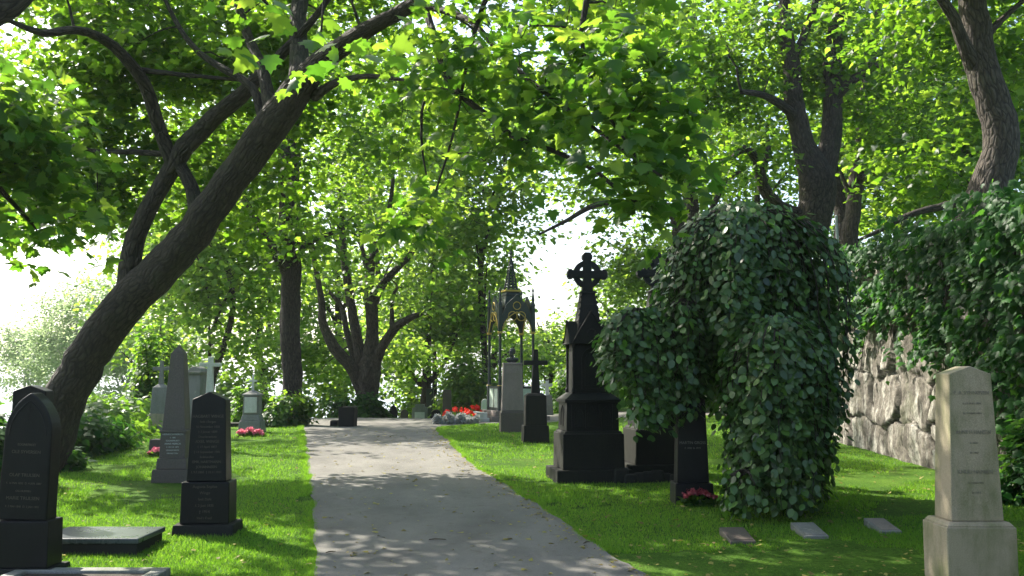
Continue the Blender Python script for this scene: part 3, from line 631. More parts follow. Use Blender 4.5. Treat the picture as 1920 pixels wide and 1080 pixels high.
# --- pedestal with bust
o, u = mon('bust_monument', 962, 811, 'brown granite pedestal carrying a dark bronze bust, in front of the gothic canopy', 'monument', rz=4)
mb = MB(); mb.cb(47*u, 44*u, 0, 38*u, .01, .01, 0, 23*u); mb.cb(44*u, 41*u, 38*u+.001, 42*u, .02, .02, 0, 23*u); mb.build('plinth', M['brown'], o, .012)
mb = MB(); mb.cb(41*u, 38*u, 42*u+.001, 128*u, 3*u, 3*u, 0, 23*u); pd = mb.build('pedestal', M['pink'], o, .01)
text(pd, [('P. CHR. ASBJØRNSEN'[:0] or 'DIGTEREN', 1), ('FØDT 1812', .8), ('', 1), ('REIST AF VENNER', .7)], .34, 5.9*u, 108*u, .1, .07, M['cut'])
mb = MB(); mb.cb(37*u, 35*u, 128*u+.001, 131*u, .01, .01, 0, 23*u); mb.build('cap', M['pink'], o, .006)
me = bpy.data.meshes.new('bust'); bm = bmesh.new()
from mathutils import Matrix
def blob(c, r, rot=0):
    bmesh.ops.create_uvsphere(bm, u_segments=20, v_segments=12, radius=1, matrix=Matrix.Translation(Vector(c)*u) @ Matrix.Rotation(R(rot), 4, 'Y') @ Matrix.Diagonal((r[0]*u, r[1]*u, r[2]*u, 1)))
blob((0, 0, 3.2), (11.5, 6, 6)); blob((0, 0, .5), (7, 5, 4)); blob((-8, 0, 4), (4.2, 4.5, 4)); blob((8, 0, 4), (4.2, 4.5, 4)); blob((-.5, 0, 9.5), (3.6, 3.4, 6)); blob((-1, 0, 18), (5.3, 6.0, 7.2), -6); blob((1, .8, 20), (5.6, 5.6, 6)); blob((-3.2, -4.4, 13), (2.7, 2.2, 2.6)); blob((-4.4, -5.2, 17), (1.1, 1.5, 1.8)); blob((-2.8, -4.0, 20.4), (3, 2.2, 1.2)); blob((4.8, -.5, 16.5), (1, 1.5, 2)); blob((-.4, -2.8, 9), (4, 3, 5)); blob((-2.2, -3.6, 12), (3, 2.6, 3))
bm.to_mesh(me); bm.free(); bo = link('bust', me, M['bronze'], o, (0, 23*u, 133*u)); rm = bo.modifiers.new('r', 'REMESH'); rm.mode = 'VOXEL'; rm.voxel_size = .012; rm.use_smooth_shade = True
mb = MB(); mb.lathe([(.09, 0), (.07, .03), (.1, .05)], 14, 0, 23*u); mb.build('socle', M['bronze'], o, .0, loc=(0, 0, 131*u))
# --- black cross stone
o, u = mon('cross_gravestone', 1006, 831, 'black granite cross on a tall dark block between the bust and the large Celtic cross', 'gravestone', 'cross topped gravestones', rz=5)
mb = MB(); mb.cb(49*u, 46*u, 0, 34*u, .012, .012, 0, 23*u); mb.build('plinth', M['blackrough'], o, .012)
mb = MB(); mb.cb(41*u, 38*u, 34*u+.001, 90*u, .012, .012, 0, 23*u); mb.cb(36*u, 33*u, 90*u+.001, 94*u, .05, .05, 0, 23*u); mb.build('pedestal', M['blackrough'], o, .012)
cross(o, 45*u, 10*u, 9*u, 94*u, 176*u, 151*u, 23*u, .1, M['iron'], 1.7, cx=1*u)
o, u = mon('cross_gravestone', 1026, 750, 'small white cross glimpsed between the black cross and the large Celtic monument', 'gravestone', 'cross topped gravestones', Y=31)
zt = P(1026, 714, 31).z-o.location.z
mb = MB(); mb.cb(.4, .3, 0, zt-.46, .05, .04, 0, 0); mb.build('pedestal', M['grey'], o, .015)
cross(o, 20*u, 6*u, 5.5*u, zt-.46, zt, zt-.14, 0, .09, M['marble'], 1.2)
# --- the large Celtic cross monument, twice
def celtic(px, row, label, rz, k=1.0, rubble=False):
    o, u = mon('celtic_monument', px, row, label, 'monument', 'twin dark Celtic cross monuments', rz); u *= k
    cyy = 62*u
    f = MB(); f.cb(146*u, 124*u, 0, 26*u, .01, .01, 0, cyy); f.build('foot', M['blackrough'], o, .012)
    f = MB(); f.cb(118*u, 100*u, 26*u+.001, 92*u, .006, .006, 0, cyy); f.cb(112*u, 94*u, 92*u+.001, 97*u, 3*u, 3*u, 0, cyy); f.build('plinth', M['blackrough'], o, .008)
    f = MB(); f.cb(101*u, 83*u, 97*u+.001, 150*u, 1*u, 1*u, 0, cyy); f.cb(108*u, 90*u, 150*u+.001, 156*u, 0, 0, 0, cyy); f.cb(105*u, 87*u, 156*u+.001, 168*u, 15*u, 13*u, 0, cyy); t2 = f.build('middle_tier', M['iron'], o, .006)
    f = MB(); y0 = cyy-41.5*u
    for cx in (-26, 0, 26):                                     # relief of pointed panels
        g1 = [(cx*u+x, z) for x, z in gothic(18*u, 18*u, 106*u, 124*u, 143*u, 6)]
        f.tube([(x, y0-.2*u, z) for x, z in g1], 1.3*u, 6, True); f.build('arch_relief', M['iron'], t2, 0); f = MB()
    for cx in (-13, 13, -39, 39): f.box(cx*u-1.3*u, cx*u+1.3*u, y0-1.8*u, y0+u, 103*u, 147*u); f.build('pilaster', M['iron'], t2, 0); f = MB()
    for sgn in (-1, 1):
        g1 = [(cyy+x, z) for x, z in gothic(22*u, 22*u, 106*u, 124*u, 143*u, 6)]
        f.tube([(sgn*50.4*u, y, z) for y, z in g1], 1.3*u, 6, True); f.build('arch_relief', M['iron'], t2, 0); f = MB()
    f = MB(); f.cb(66*u, 58*u, 168*u+.001, 262*u, 1.5*u, 1.5*u, 0, cyy); f.cb(52*u, 50*u, 262*u, 300*u, 5*u, 5*u, 0, cyy); f.build('shaft', M['iron'], o, .006)
    ys = cyy-29*u
    for sx in (-1, 1):
        for sy in (-1, 1):
            c = MB(); x, y = sx*34*u, cyy+sy*30*u
            c.lathe([(4.5*u, 168*u), (4.5*u, 174*u), (2.6*u, 178*u), (2.4*u, 214*u), (3.4*u, 216*u), (2.4*u, 218*u), (2.4*u, 252*u), (4.6*u, 260*u), (4.8*u, 264*u)], 10, x, y); c.build('column', M['iron'], o, 0)
    for (nx, ny, w2, dd) in ((0, -1, 37, 34), (0, 1, 37, 34), (-1, 0, 34, 40), (1, 0, 34, 40)):
        f = MB(); a = [(-w2*u, 262*u), (w2*u, 262*u), (0, 324*u if nx == 0 else 306*u)]; b2 = [(-w2*.78*u, 266*u), (w2*.78*u, 266*u), (0, 313*u if nx == 0 else 296*u)]
        if nx == 0:
            f.prism(a, min(ny*dd*u, ny*8*u)+cyy, max(ny*dd*u, ny*8*u)+cyy); q = f.build('gable', M['iron'], o, .006)
            f = MB(); yy = cyy+ny*(dd+.5)*u; f.tube([(x, yy, z) for x, z in a], 2.2*u, 6, True)
            f.tube([(8*u*math.cos(t), yy, 281*u+8*u*math.sin(t)) for t in np.linspace(0, 6.28, 17)[:-1]], 1.2*u, 5, True); f.build('moulding', M['iron'], q, 0)
        else:
            f.prismx([(y+cyy, z) for y, z in a], min(nx*dd*u, nx*8*u), max(nx*dd*u, nx*8*u)); q = f.build('gable', M['blackrough'], o, .006)
            f = MB(); f.tube([(nx*(dd+.5)*u, y+cyy, z) for y, z in a], 2.2*u, 6, True); f.build('moulding', M['iron'], q, 0)
    f = MB(); g2 = gothic(34*u, 34*u, 176*u, 232*u, 254*u, 6); f.tube([(x, ys-.3*u, z) for x, z in g2], 1.5*u, 6, True); f.tube([(x, ys-.3*u, z) for x, z in gothic(22*u, 22*u, 182*u, 226*u, 246*u, 6)], 1*u, 6, True)
    for z in (200, 212): f.box(-16*u, 16*u, ys-.9*u, ys+.5*u, z*u, z*u+1.5*u)
    f.build('niche', M['iron'], o, 0)
    f = MB(); f.cb(44*u, 40*u, 300*u, 338*u, 6*u, 5*u, 0, cyy); f.cb(32*u, 30*u, 338*u+.001, 360*u, 3*u, 3*u, 0, cyy); f.cb(35*u, 32*u, 360*u+.001, 364*u, 4*u, 4*u, 0, cyy)
    for z in (306, 318, 330, 342, 352):
        for sx in (-1, 1):
            f.lathe([(0.2*u, -3*u), (2.6*u, 0), (0.2*u, 3*u)], 6, sx*(22-(z-300)*.13)*u, cyy-14*u)
            f.v[-18:] = [(a, b3, c+z*u) for a, b3, c in f.v[-18:]]
    f.build('neck', M['iron'], o, .004)
    zc = 397*u; f = MB(); d = 6*u
    f.prism([(-11*u, 364*u), (11*u, 364*u), (8*u, zc-10*u), (8*u, zc-7.5*u), (30*u, zc-9*u), (31*u, zc-10*u), (36*u, zc-10*u), (40*u, zc-4*u), (40*u, zc+4*u), (36*u, zc+10*u), (31*u, zc+10*u), (30*u, zc+8*u), (8*u, zc+7*u), (7.5*u, zc+28*u), (10*u, zc+30*u), (10*u, zc+37*u), (5*u, zc+43*u),
             (-5*u, zc+43*u), (-10*u, zc+37*u), (-10*u, zc+30*u), (-7.5*u, zc+28*u), (-8*u, zc+7*u), (-30*u, zc+8*u), (-31*u, zc+10*u), (-36*u, zc+10*u), (-40*u, zc+4*u), (-40*u, zc-4*u), (-36*u, zc-10*u), (-31*u, zc-10*u), (-30*u, zc-8*u), (-8*u, zc-7*u), (-8*u, zc-10*u)], cyy-d, cyy+d)
    c = f.build('cross', M['iron'], o, .008)
    f = MB(); nn = 36
    for i in range(nn):
        a0, a1 = 2*math.pi*i/nn, 2*math.pi*(i+1)/nn; r0, r1 = 17*u, 27.5*u; v = []
        for a in (a0, a1):
            for r in (r0, r1):
                for y in (cyy-4*u, cyy+4*u): v.append((r*math.cos(a), y, zc+r*math.sin(a)))
        f.add(v, [(0, 2, 6, 4), (3, 1, 5, 7), (2, 3, 7, 6), (1, 0, 4, 5)])
    f.build('ring', M['iron'], c, 0); return o
celtic(1117, 906, 'tall dark Celtic cross monument with gabled pedestal, in full view by the path', 8)
celtic(1253, 896, 'second dark Celtic cross monument mostly hidden by the weeping tree', 8, .98, True)
g = G(1215, 905); rs = np.random.RandomState(8); mb = MB()
for i in range(9):
    a = rs.rand(3); mb.cb(.16+.1*a[0], .14, 0, .12+.1*a[1], .03, .03, -.45+i*.12, .02+.04*a[2])
tag(mb.build('rubble_edging', M['blackrough'], None, .03, loc=(g.x+.1, g.y, g.z-.03)), 'rough broken stones edging the foot of the half hidden Celtic monument', 'edging stones')
# --- black slab by the weeping tree
o, u = mon('gravestone', 1303, 947, 'plain black upright gravestone with one lit side edge beside the weeping tree', 'gravestone', rz=1)
mb = MB(); mb.cb(72*u, .36, 0, 42*u, .006, .006, 0, .18); mb.build('plinth', M['black'], o, .01)
mb = MB(); w1, w2, h1 = 60*u, 50*u, 205*u
mb.add([(-w1/2, .07, 42*u+.001), (w1/2, .07, 42*u+.001), (w1/2, .29, 42*u+.001), (-w1/2, .29, 42*u+.001), (-w2/2, .08, h1+.01), (w2/2, .08, h1-.02), (w2/2, .28, h1-.02), (-w2/2, .28, h1+.01)], [(3, 2, 1, 0), (0, 1, 5, 4), (1, 2, 6, 5), (2, 3, 7, 6), (3, 0, 4, 7), (4, 5, 6, 7)])
hs_ = mb.build('headstone', M['black'], o, .008)
text(hs_, [('MARTIN GROSS', 1), ('F. 1848  D. 1919', .6)], .30, .075, .70, .055, .045, M['grey'])
# --- three small tilted markers
for px, row, w_, lab in ((1394, 1021, 48, 'brownish small tilted grave marker, leftmost of the three in the grass'), (1532, 1011, 46, 'dark sided small tilted grave marker, middle one of the three in the grass'), (1672, 1002, 40, 'pale topped small tilted grave marker, nearest the pale granite gravestone')):
    g = G(px, row); u = g.y/F; m_ = M['brown'] if px < 1500 else M['grey']
    o = empty('grave_marker', (g.x, g.y, g.z-.02), lab, 'grave marker', 'small tilted grave markers', R(2))
    mb = MB(); w_ *= u; mb.add([(-w_/2, 0, 0), (w_/2, 0, 0), (w_/2, .42, 0), (-w_/2, .42, 0), (-w_/2, 0, .05), (w_/2, 0, .05), (w_/2, .42, .115), (-w_/2, .42, .115)], [(3, 2, 1, 0), (0, 1, 5, 4), (1, 2, 6, 5), (2, 3, 7, 6), (3, 0, 4, 7), (4, 5, 6, 7)])
    mb.build('block', m_, o, .01)
    mb = MB(); i_ = .02; mb.add([(-w_/2+i_, .03, .0555), (w_/2-i_, .03, .0555), (w_/2-i_, .39, .111), (-w_/2+i_, .39, .111), (-w_/2+i_, .03, .06), (w_/2-i_, .03, .06), (w_/2-i_, .39, .1155), (-w_/2+i_, .39, .1155)], [(3, 2, 1, 0), (0, 1, 5, 4), (1, 2, 6, 5), (2, 3, 7, 6), (3, 0, 4, 7), (4, 5, 6, 7)])
    mb.build('plate', M['brown'] if px < 1500 else M['pink'] if px > 1600 else M['grey'], o, .003)
# --- cast iron gothic canopy
g = G(958, 790); u = g.y/F; o = empty('gothic_canopy', (g.x, g.y+.5, g.z-.02), 'open cast iron gothic canopy with gilt tracery and lattice spire', 'monument', None, R(19))
hw = .5
mb = MB(); mb.cb(1.75, 1.75, 0, .17, .01, .01); mb.cb(1.4, 1.4, .171, .32, .01, .01); mb.build('steps', M['pink'], o, .01)
mb = MB(); mb.box(-1.55, -.9, -.8, .7, 0, .14); mb.box(-1.35, -.9, -.6, .5, .141, .28); mb.build('side_steps', M['marble'], o, .01)
for k in range(4):
    a = k*math.pi/2; ca, sa = math.cos(a), math.sin(a); rot = lambda x, y: (x*ca-y*sa, x*sa+y*ca)
    c = MB(); x, y = rot(-hw, -hw)
    c.lathe([(.075, .32), (.075, .98), (.095, 1.0), (.05, 1.06), (.042, 1.6), (.055, 1.63), (.042, 1.66), (.042, 2.5), (.075, 2.6), (.075, 2.66)], 8, x, y)
    c.cb(.11, .11, 2.66, 3.3, .01, .01, x, y); c.lathe([(.085, 3.3), (.035, 3.42), (.05, 3.46), (.02, 3.7), (.04, 3.74), (.005, 3.82)], 8, x, y)
    cc = c.build('column', M['verdigris'], o, 0)
    q = MB(); q.lathe([(.08, 1.0), (.085, 1.02), (.08, 1.04)], 10, x, y); q.build('gilt_band', M['gold'], cc, 0); q = MB(); q.lathe([(.07, 2.5), (.08, 2.54), (.07, 2.56)], 10, x, y); q.build('gilt_band', M['gold'], cc, 0)
    def face(v): return [(*rot(p[0], p[1]), p[2]) for p in v]
    c = MB(); c.box(-hw+.07, hw-.07, -hw-.02, -hw+.02, .34, .97); c.v = face(c.v); c.build('panel', M['panel'], o, .004)
    c = MB(); c.box(-hw+.05, hw-.05, -hw-.035, -hw+.035, .94, 1.0); c.box(-hw+.05, hw-.05, -hw-.035, -hw+.035, .32, .40); c.box(-.02, .02, -hw-.03, -hw+.03, .4, .94); c.v = face(c.v); c.build('rail', M['verdigris'], o, .004)
    c = MB(); pts = gothic(.88, .88, 2.52, 2.56, 3.12, 10); outer = [(-hw, 2.52), (-hw, 3.16), (0, 3.62), (hw, 3.16), (hw, 2.52)]
    inner = pts; vv = []; nn = len(inner)                       # spandrel between the arch and the gable
    def outp(x, z):
        if z < 3.16 and abs(x) > .3: return (math.copysign(hw, x), max(z, 2.52))
        return (x*1.1, 3.62-abs(x*1.1)*.92)
    for y in (-hw-.02, -hw+.02):
        for x, z in inner: vv.append((x, y, z))
        for x, z in inner: ox, oz = outp(x, z); vv.append((ox, y, oz))
    fs = []
    for i in range(nn-1):
        fs += [(i, i+1, nn+i+1, nn+i), (2*nn+i+1, 2*nn+i, 3*nn+i, 3*nn+i+1), (i+1, i, 2*nn+i, 2*nn+i+1), (nn+i, nn+i+1, 3*nn+i+1, 3*nn+i)]
    c.add(vv, fs); c.v = face(c.v); gb = c.build('gable', M['verdigris'], o, 0)
    c = MB(); yy = -hw-.03
    c.tube([(x, yy, z) for x, z in pts], .014, 6)
    for cx, cz, rr in ((0, 3.30, .11), (-.13, 3.0, .13), (.13, 3.0, .13)): c.tube([(cx+rr*math.cos(t), yy, cz+rr*math.sin(t)) for t in np.linspace(0, 6.28, 19)[:-1]], .013, 6, True)
    c.tube([(-.42, yy, 2.62), (-.3, yy, 2.8), (-.24, yy, 2.98)], .012, 6); c.tube([(.42, yy, 2.62), (.3, yy, 2.8), (.24, yy, 2.98)], .012, 6)
    c.v = face(c.v); c.build('tracery', M['gold'], gb, 0)
zt = P(958, 468, g.y+.5).z-o.location.z
mb = MB(); mb.cb(.62, .62, 3.3, 3.62, .1, .1); mb.cb(.46, .46, 3.62, 3.72, .02, .02); mb.build('drum', M['verdigris'], o, .01)
mb = MB(); mb.cb(.50, .50, 3.73, 3.78); mb.build('gilt_band', M['gold'], o, .005)
mb = MB(); zb = 3.79; H8 = zt-.25-zb
for i in range(8):
    a = i*math.pi/4; mb.tube([(.2*math.cos(a), .2*math.sin(a), zb), (.02*math.cos(a), .02*math.sin(a), zb+H8)], [.03, .014], 5)
for k in range(11):
    t = k/11; r = .2*(1-t)+.02*t; z = zb+H8*t
    mb.tube([(r*math.cos(q*math.pi/4), r*math.sin(q*math.pi/4), z) for q in range(8)], .019, 5, True)
mb.lathe([(.03, zb+H8), (.05, zb+H8+.04), (.015, zb+H8+.08), (.05, zb+H8+.14), (.005, zb+H8+.26)], 8)
mb.build('spire', M['verdigris'], o, 0)
# --- a grey post up on the hill
p = P(1572, 458, 21); o = empty('metal_post', (p.x, p.y, float(hz(p.x, p.y))), 'thin grey metal post standing on the hill beside the twin tree stems', 'post')
hh = P(1568, 408, 21).z-o.location.z
mb = MB(); mb.tube([(0, 0, 0), (-.03, 0, hh)], .03, 10); mb.build('pole', M['steel'], o, 0)
mb = MB(); mb.lathe([(.034, 0), (.036, .03), (.004, .06)], 10, -.03, 0); mb.build('cap', M['steel'], o, 0, loc=(0, 0, hh))
# ------------------------------------------------------------------ flowers
def flowers(name, px, row, w, h, dep, petal, leafm, label, n=40, seed=0, psz=.035, lsz=.07, group=None, Y=None, cat='flowers', mix=None):
    rs = np.random.RandomState(seed); g = G(px, row); o = empty(name, g, label, cat, group)
    x = (rs.rand(n*7)-.5)*w; y = (rs.rand(n*7))*dep; z = (.1+.8*rs.rand(n*7))*h*(1-.5*(2*x/w)**2)*.8
    leaves('leaves', np.stack([x, y, z], 1), rs.randn(n*7, 3)*.5+[0, -.3, .8], rs.randn(n*7, 3)+[0, 0, .3], lsz*(.6+.7*rs.rand(n*7)), LS, leafm, o)
    cx = (rs.rand(n)-.5)*w*.95; cy_ = rs.rand(n)*dep; cz = h*(1-.5*(2*cx/w)**2)*(.75+.3*rs.rand(n)); k = 16
    c = np.repeat(np.stack([cx, cy_, cz], 1), k, 0); of = unit(rs.randn(n*k, 3)); of[:, 2] = np.abs(of[:, 2]); c2 = c+of*psz*.8
    leaves('blossoms', c2, of+rs.randn(n*k, 3)*.3, rs.randn(n*k, 3), psz*(.6+.6*rs.rand(n*k)), LS, petal, o); return o
flowers('flowers', 290, 857, .22, .13, .12, M['pinkf'], M['shrub'], 'small pink flowers planted before the low brown block gravestone', 14, 1, group='pink flower plantings')
flowers('flowers', 452, 819, .22, .11, .15, M['pinkf'], M['shrub'], 'leftmost of the pink flower clumps at the lantern shaped gravestone', 9, 2, .05, group='pink flower plantings')
flowers('flowers', 467, 819, .24, .15, .15, M['pinkf'], M['shrub'], 'middle pink flower clump at the lantern shaped gravestone', 12, 3, .05, group='pink flower plantings')
flowers('flowers', 483, 819, .22, .11, .15, M['pinkf'], M['shrub'], 'rightmost pink flower clump at the lantern shaped gravestone', 9, 4, .05, group='pink flower plantings')
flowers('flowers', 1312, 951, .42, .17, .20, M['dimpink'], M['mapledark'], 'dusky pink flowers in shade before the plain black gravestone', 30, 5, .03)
g = G(862, 794)
flowers('flower_bed', 858, 793, 1.0, .36, .7, M['redf'], M['shrub'], 'red flowers massed behind silvery foliage at the bend of the path', 30, 6, .055, .10, cat='flower bed')
flowers('flower_bed', 888, 788, .45, .40, .5, M['redf'], M['shrub'], 'taller red flowers beside the white steps of the gothic canopy', 16, 16, .055, .10, cat='flower bed')
rs = np.random.RandomState(9); n = 2400; o = empty('silver_border', G(855, 796), 'silver leaved border edging the red flowers', 'plants')
x = (rs.rand(n)-.5)*1.15; y = rs.rand(n)*.4-.2; z = rs.rand(n)*(.16+.12*np.sin(x*9)**2+.05*np.sin(x*23))*(1-.5*np.abs(x))
leaves('foliage', np.stack([x, y, z], 1), rs.randn(n, 3), rs.randn(n, 3)+[0, 0, .8], .07*(.5+rs.rand(n)), LS, M['silver'], o)
# ------------------------------------------------------------------ trees
def at_ground(px, Y, z=None):
    x = (px-960)/F*Y; return (x, Y, gz(x, Y)-.05 if z is None else z)
def ball(x, y, z, rx, ry, rz, n): return (x, y, z, rx, ry, rz, n)
# keep the two gaps of open sky clear, measured where they stand: directions low to the left and over the canopy monument
def sky_keep(C):
    px = 960+F*C[:, 0]/C[:, 1]; el = (C[:, 2]-CAMZ)/C[:, 1]
    gap1 = (px < 215) & (el > .10) & (el < .165) ; gap2 = (px > 962) & (px < 1128) & (el > .055) & (el < .135) & (C[:, 1] > 14)
    return ~(gap1 | gap2)
T = [(60, 905, 105, 14.4), (88, 840, 87, 14.3), (110, 775, 79, 14.2), (150, 690, 74, 14.0), (225, 585, 71, 13.7), (300, 508, 69, 13.4), (375, 420, 67, 13.0), (430, 340, 64, 12.7), (490, 262, 69, 12.3), (540, 195, 65, 11.9), (585, 135, 53, 11.5), (640, 88, 38, 11.1), (700, 47, 30, 10.6), (770, 12, 23, 10.1), (860, -70, 15, 9.4), (960, -180, 9, 8.8)]
A = [(228, 590, 44, 13.7), (245, 500, 42, 13.6), (255, 440, 38, 13.5), (280, 390, 35, 13.4), (312, 335, 34, 13.3), (345, 280, 38, 13.1), (400, 222, 35, 12.9), (452, 178, 30, 12.6), (520, 110, 20, 12.3), (600, 20, 12, 12), (660, -80, 6, 11.7)]
A2 = [(325, 310, 26, 13.2), (298, 240, 25, 13.0), (272, 160, 24, 12.6), (235, 110, 22, 12.2), (190, 70, 19, 11.8), (140, 56, 17, 11.3), (80, 62, 15, 10.8), (20, 40, 9, 10.4), (-60, 10, 5, 10)]
B = [(372, 425, 34, 13.0), (358, 350, 26, 13.1), (325, 290, 22, 13.2)]
C_ = [(512, 228, 34, 12.1), (492, 130, 22, 12.4), (462, 60, 19, 12.8), (440, -20, 15, 13.2), (420, -130, 8, 13.6)]
C2 = [(495, 225, 22, 12.2), (474, 165, 17, 12.4), (430, 135, 15, 12.6), (375, 100, 12, 12.9), (335, 50, 10, 13.2), (300, -20, 6, 13.5)]
D_ = [(560, 175, 46, 11.8), (560, 90, 36, 12.2), (562, 0, 30, 12.7), (575, -90, 22, 13.2), (600, -220, 10, 13.8)]
E_ = [(590, 180, 22, 11.7), (630, 155, 14, 11.3), (690, 143, 10, 10.8), (760, 150, 6, 10.2)]
A3 = [(318, 290, 12, 13.2), (250, 285, 11, 13.3), (180, 283, 8, 13.3), (100, 262, 5, 13.2)]
A4 = [(250, 130, 12, 12.4), (340, 140, 9, 12.6), (450, 150, 7, 12.7)]
Gb = [(740, 28, 26, 10.3), (785, 5, 18, 10.0), (812, 60, 14, 9.6), (835, 140, 13, 9.3), (868, 182, 12, 9.1), (912, 215, 11, 8.9), (960, 255, 10, 8.7), (1010, 272, 9, 8.5), (1060, 292, 9, 8.3), (1120, 322, 8, 8.1), (1165, 362, 7, 7.9), (1215, 390, 5, 7.8)]
G2 = [(800, 10, 14, 9.8), (880, 38, 11, 9.2), (930, 90, 10, 8.7), (1010, 165, 9, 8.2), (1100, 230, 8, 7.8), (1180, 290, 7, 7.4), (1240, 330, 5, 7.1)]
G3 = [(862, 175, 8, 9.1), (800, 170, 6, 9.3), (790, 260, 5, 9.4), (800, 330, 3, 9.5)]
lb = [limb(q) for q in (T, A, A2, B, C_, C2, D_, E_, A3, A4, Gb, G2, G3)]
ms = [ell(330, 120, 15.2, 340, 200, 2.2, 250), ell(90, 250, 14.5, 190, 190, 1.6, 80), ell(620, 60, 14.5, 260, 200, 2.0, 110), ell(420, 330, 15.6, 230, 130, 1.0, 46), ell(150, 330, 14, 130, 90, 1.2, 30), ell(760, 200, 13, 130, 130, 1.4, 40),
      (-3.5, 13.5, 7.6, 5.0, 3.5, 1.8, 190), (-1.0, 10.5, 6.6, 3.6, 2.6, 1.2, 26), (-7, 13.5, 8.3, 2.5, 2.0, .9, 45), (.8, 15.6, 9.0, 2.6, 4.2, .9, 90)]  # last two clumps added above the view to shade path and wall
g0 = P(60, 905, 14.4)
tree('leaning_maple', 'big dark maple leaning right over the lawn, nearest tree on the left', 'tree', (g0.x, g0.y, gz(g0.x, g0.y)-.1), lb, ms, MF, M['maple'], M['bark'], 21, crad=.45, per=36, lsize=.135, sides=28, rough=.045, keep=sky_keep, front=(14.0, .13))
# the limb that carries the near spray of big leaves across the middle of the view
spr = [ell(1180, 210, 7.6, 100, 140, .5, 34), ell(1040, 130, 8.4, 140, 120, .8, 21), ell(890, 110, 9.0, 110, 110, .8, 24), ell(1225, 350, 7.4, 35, 80, .2, 12), ell(970, 300, 8.8, 70, 70, .4, 9), ell(800, 400, 9.2, 80, 40, .4, 9), ell(1150, 10, 8.5, 150, 80, 1.0, 14), ell(600, 70, 5.6, 22, 26, .1, 2)]
far_base = (-5.2, 6.2)
lim = [limb([(1500, -900, 60, 5.0), (1300, -500, 40, 6.0), (1180, -250, 26, 7.0), (1120, -60, 16, 7.6), (1090, 60, 10, 7.8), (1120, 180, 7, 7.6), (1190, 290, 5, 7.3)]),
       limb([(1180, -250, 18, 7.0), (1020, -140, 12, 8.0), (920, -20, 10, 8.8), (880, 100, 7, 9.0), (850, 250, 5, 9.1), (810, 380, 4, 9.2)]),
       limb([(1300, -500, 30, 6.0), (900, -420, 24, 6.0), (700, -250, 14, 5.8), (620, -60, 8, 5.6), (602, 60, 4, 5.6)])]
bx = (3.6, 3.0); top = lim[0][0]
lim.insert(0, [(bx[0], bx[1], gz(*bx)-.1, .26), (bx[0]+.05, bx[1]+.1, 1.2, .22), (bx[0]+.1, bx[1]+.3, 3.2, .19), (top[0], top[1], top[2], .16), (top[0]+.2, top[1]+.2, top[2]+2.2, .1), (top[0]+.1, top[1]+.5, top[2]+4.2, .05)])
spr += [(2.6, 5.2, 7.6, 2.6, 2.6, 1.5, 60)]  # crown clump above the view, added to cast shade
tree('overhanging_maple', 'maple whose drooping spray of large leaves hangs into the top centre of the view', 'tree', (bx[0], bx[1], gz(*bx)-.1), lim, spr, MF, M['mapledark'], M['bark'], 5, crad=.27, per=21, lsize=.13, flat=.8, droop=.8, keep=None)
# tree at the left edge: thick dark bough in the top left corner, hanging leaves
lim = [[(-6.6, 6.0, gz(-6.6, 6)-.1, .34), (-6.5, 6.1, 1.6, .29), (-6.2, 6.4, 3.2, .26), (-5.6, 6.9, 4.6, .24), (-4.9, 7.6, 5.8, .2), (-4.3, 8.2, 7.4, .12)],
       limb([(-330, 260, 70, 7.2), (-180, 130, 66, 7.6), (-60, 50, 62, 8.0), (15, 10, 52, 8.2), (70, -40, 36, 8.4), (150, -160, 20, 8.8)]), limb([(-140, 110, 30, 7.8), (-80, 220, 18, 8.4), (-20, 330, 12, 9), (60, 420, 6, 9.4)])]
ms = [ell(15, 240, 9, 80, 120, .9, 42), ell(-120, 200, 8.5, 150, 220, 1.2, 48), ell(60, 330, 9.5, 60, 60, .5, 16), ell(75, 452, 9.6, 42, 26, .2, 5), ell(100, 410, 9.6, 60, 20, .3, 4), (-4.6, 8.0, 7.2, 2.6, 2.4, 1.6, 90), ell(160, 405, 9.8, 50, 15, .2, 3)]
tree('edge_maple', 'dark maple boughs hanging in at the top left corner over the gothic arch stone', 'tree', (-6.6, 6.0, gz(-6.6, 6)-.1), lim, ms, MF, M['mapledark'], M['bark'], 8, crad=.33, per=26, lsize=.14, sides=18)
# straight tree on the crest
S_ = [(548, 800, 50, 25), (548, 775, 42, 25), (547, 700, 37, 25), (545, 600, 35, 25), (544, 500, 36, 25), (543, 400, 40, 25), (543, 300, 40, 25), (547, 230, 36, 25), (556, 150, 28, 25), (560, 40, 20, 25), (556, -90, 12, 25)]
lb = [limb(q) for q in (S_, [(543, 520, 22, 25), (515, 470, 18, 24.6), (485, 420, 15, 24.2), (455, 370, 12, 24), (420, 300, 6, 23.6)], [(543, 310, 20, 25), (520, 270, 15, 24.8), (490, 220, 11, 24.6), (440, 150, 6, 24)], [(546, 260, 16, 25), (590, 200, 12, 25.4), (640, 130, 8, 26)], [(545, 480, 14, 25), (590, 450, 10, 24.4), (640, 430, 6, 24)])]
ms = [(-9, 26.2, 8.6, 3, 3, 1.6, 60), (-9.5, 29.5, 9.2, 3.2, 2.2, 1.2, 34), ell(560, 40, 25, 210, 200, 3.0, 150), ell(580, 440, 24, 150, 60, 1.6, 44), ell(440, 320, 24, 110, 130, 1.6, 50), ell(650, 330, 25.5, 110, 120, 2, 36)]  # first two clumps added to shade the far path
b0 = at_ground(548, 25)
tree('straight_maple', 'straight single stemmed tree at the left side of the path crest', 'tree', b0, lb, ms, MH, M['maple'], M['bark'], 31, crad=.6, per=50, lsize=.155, sides=20, keep=sky_keep, twig=.012, front=(24.6, .3))
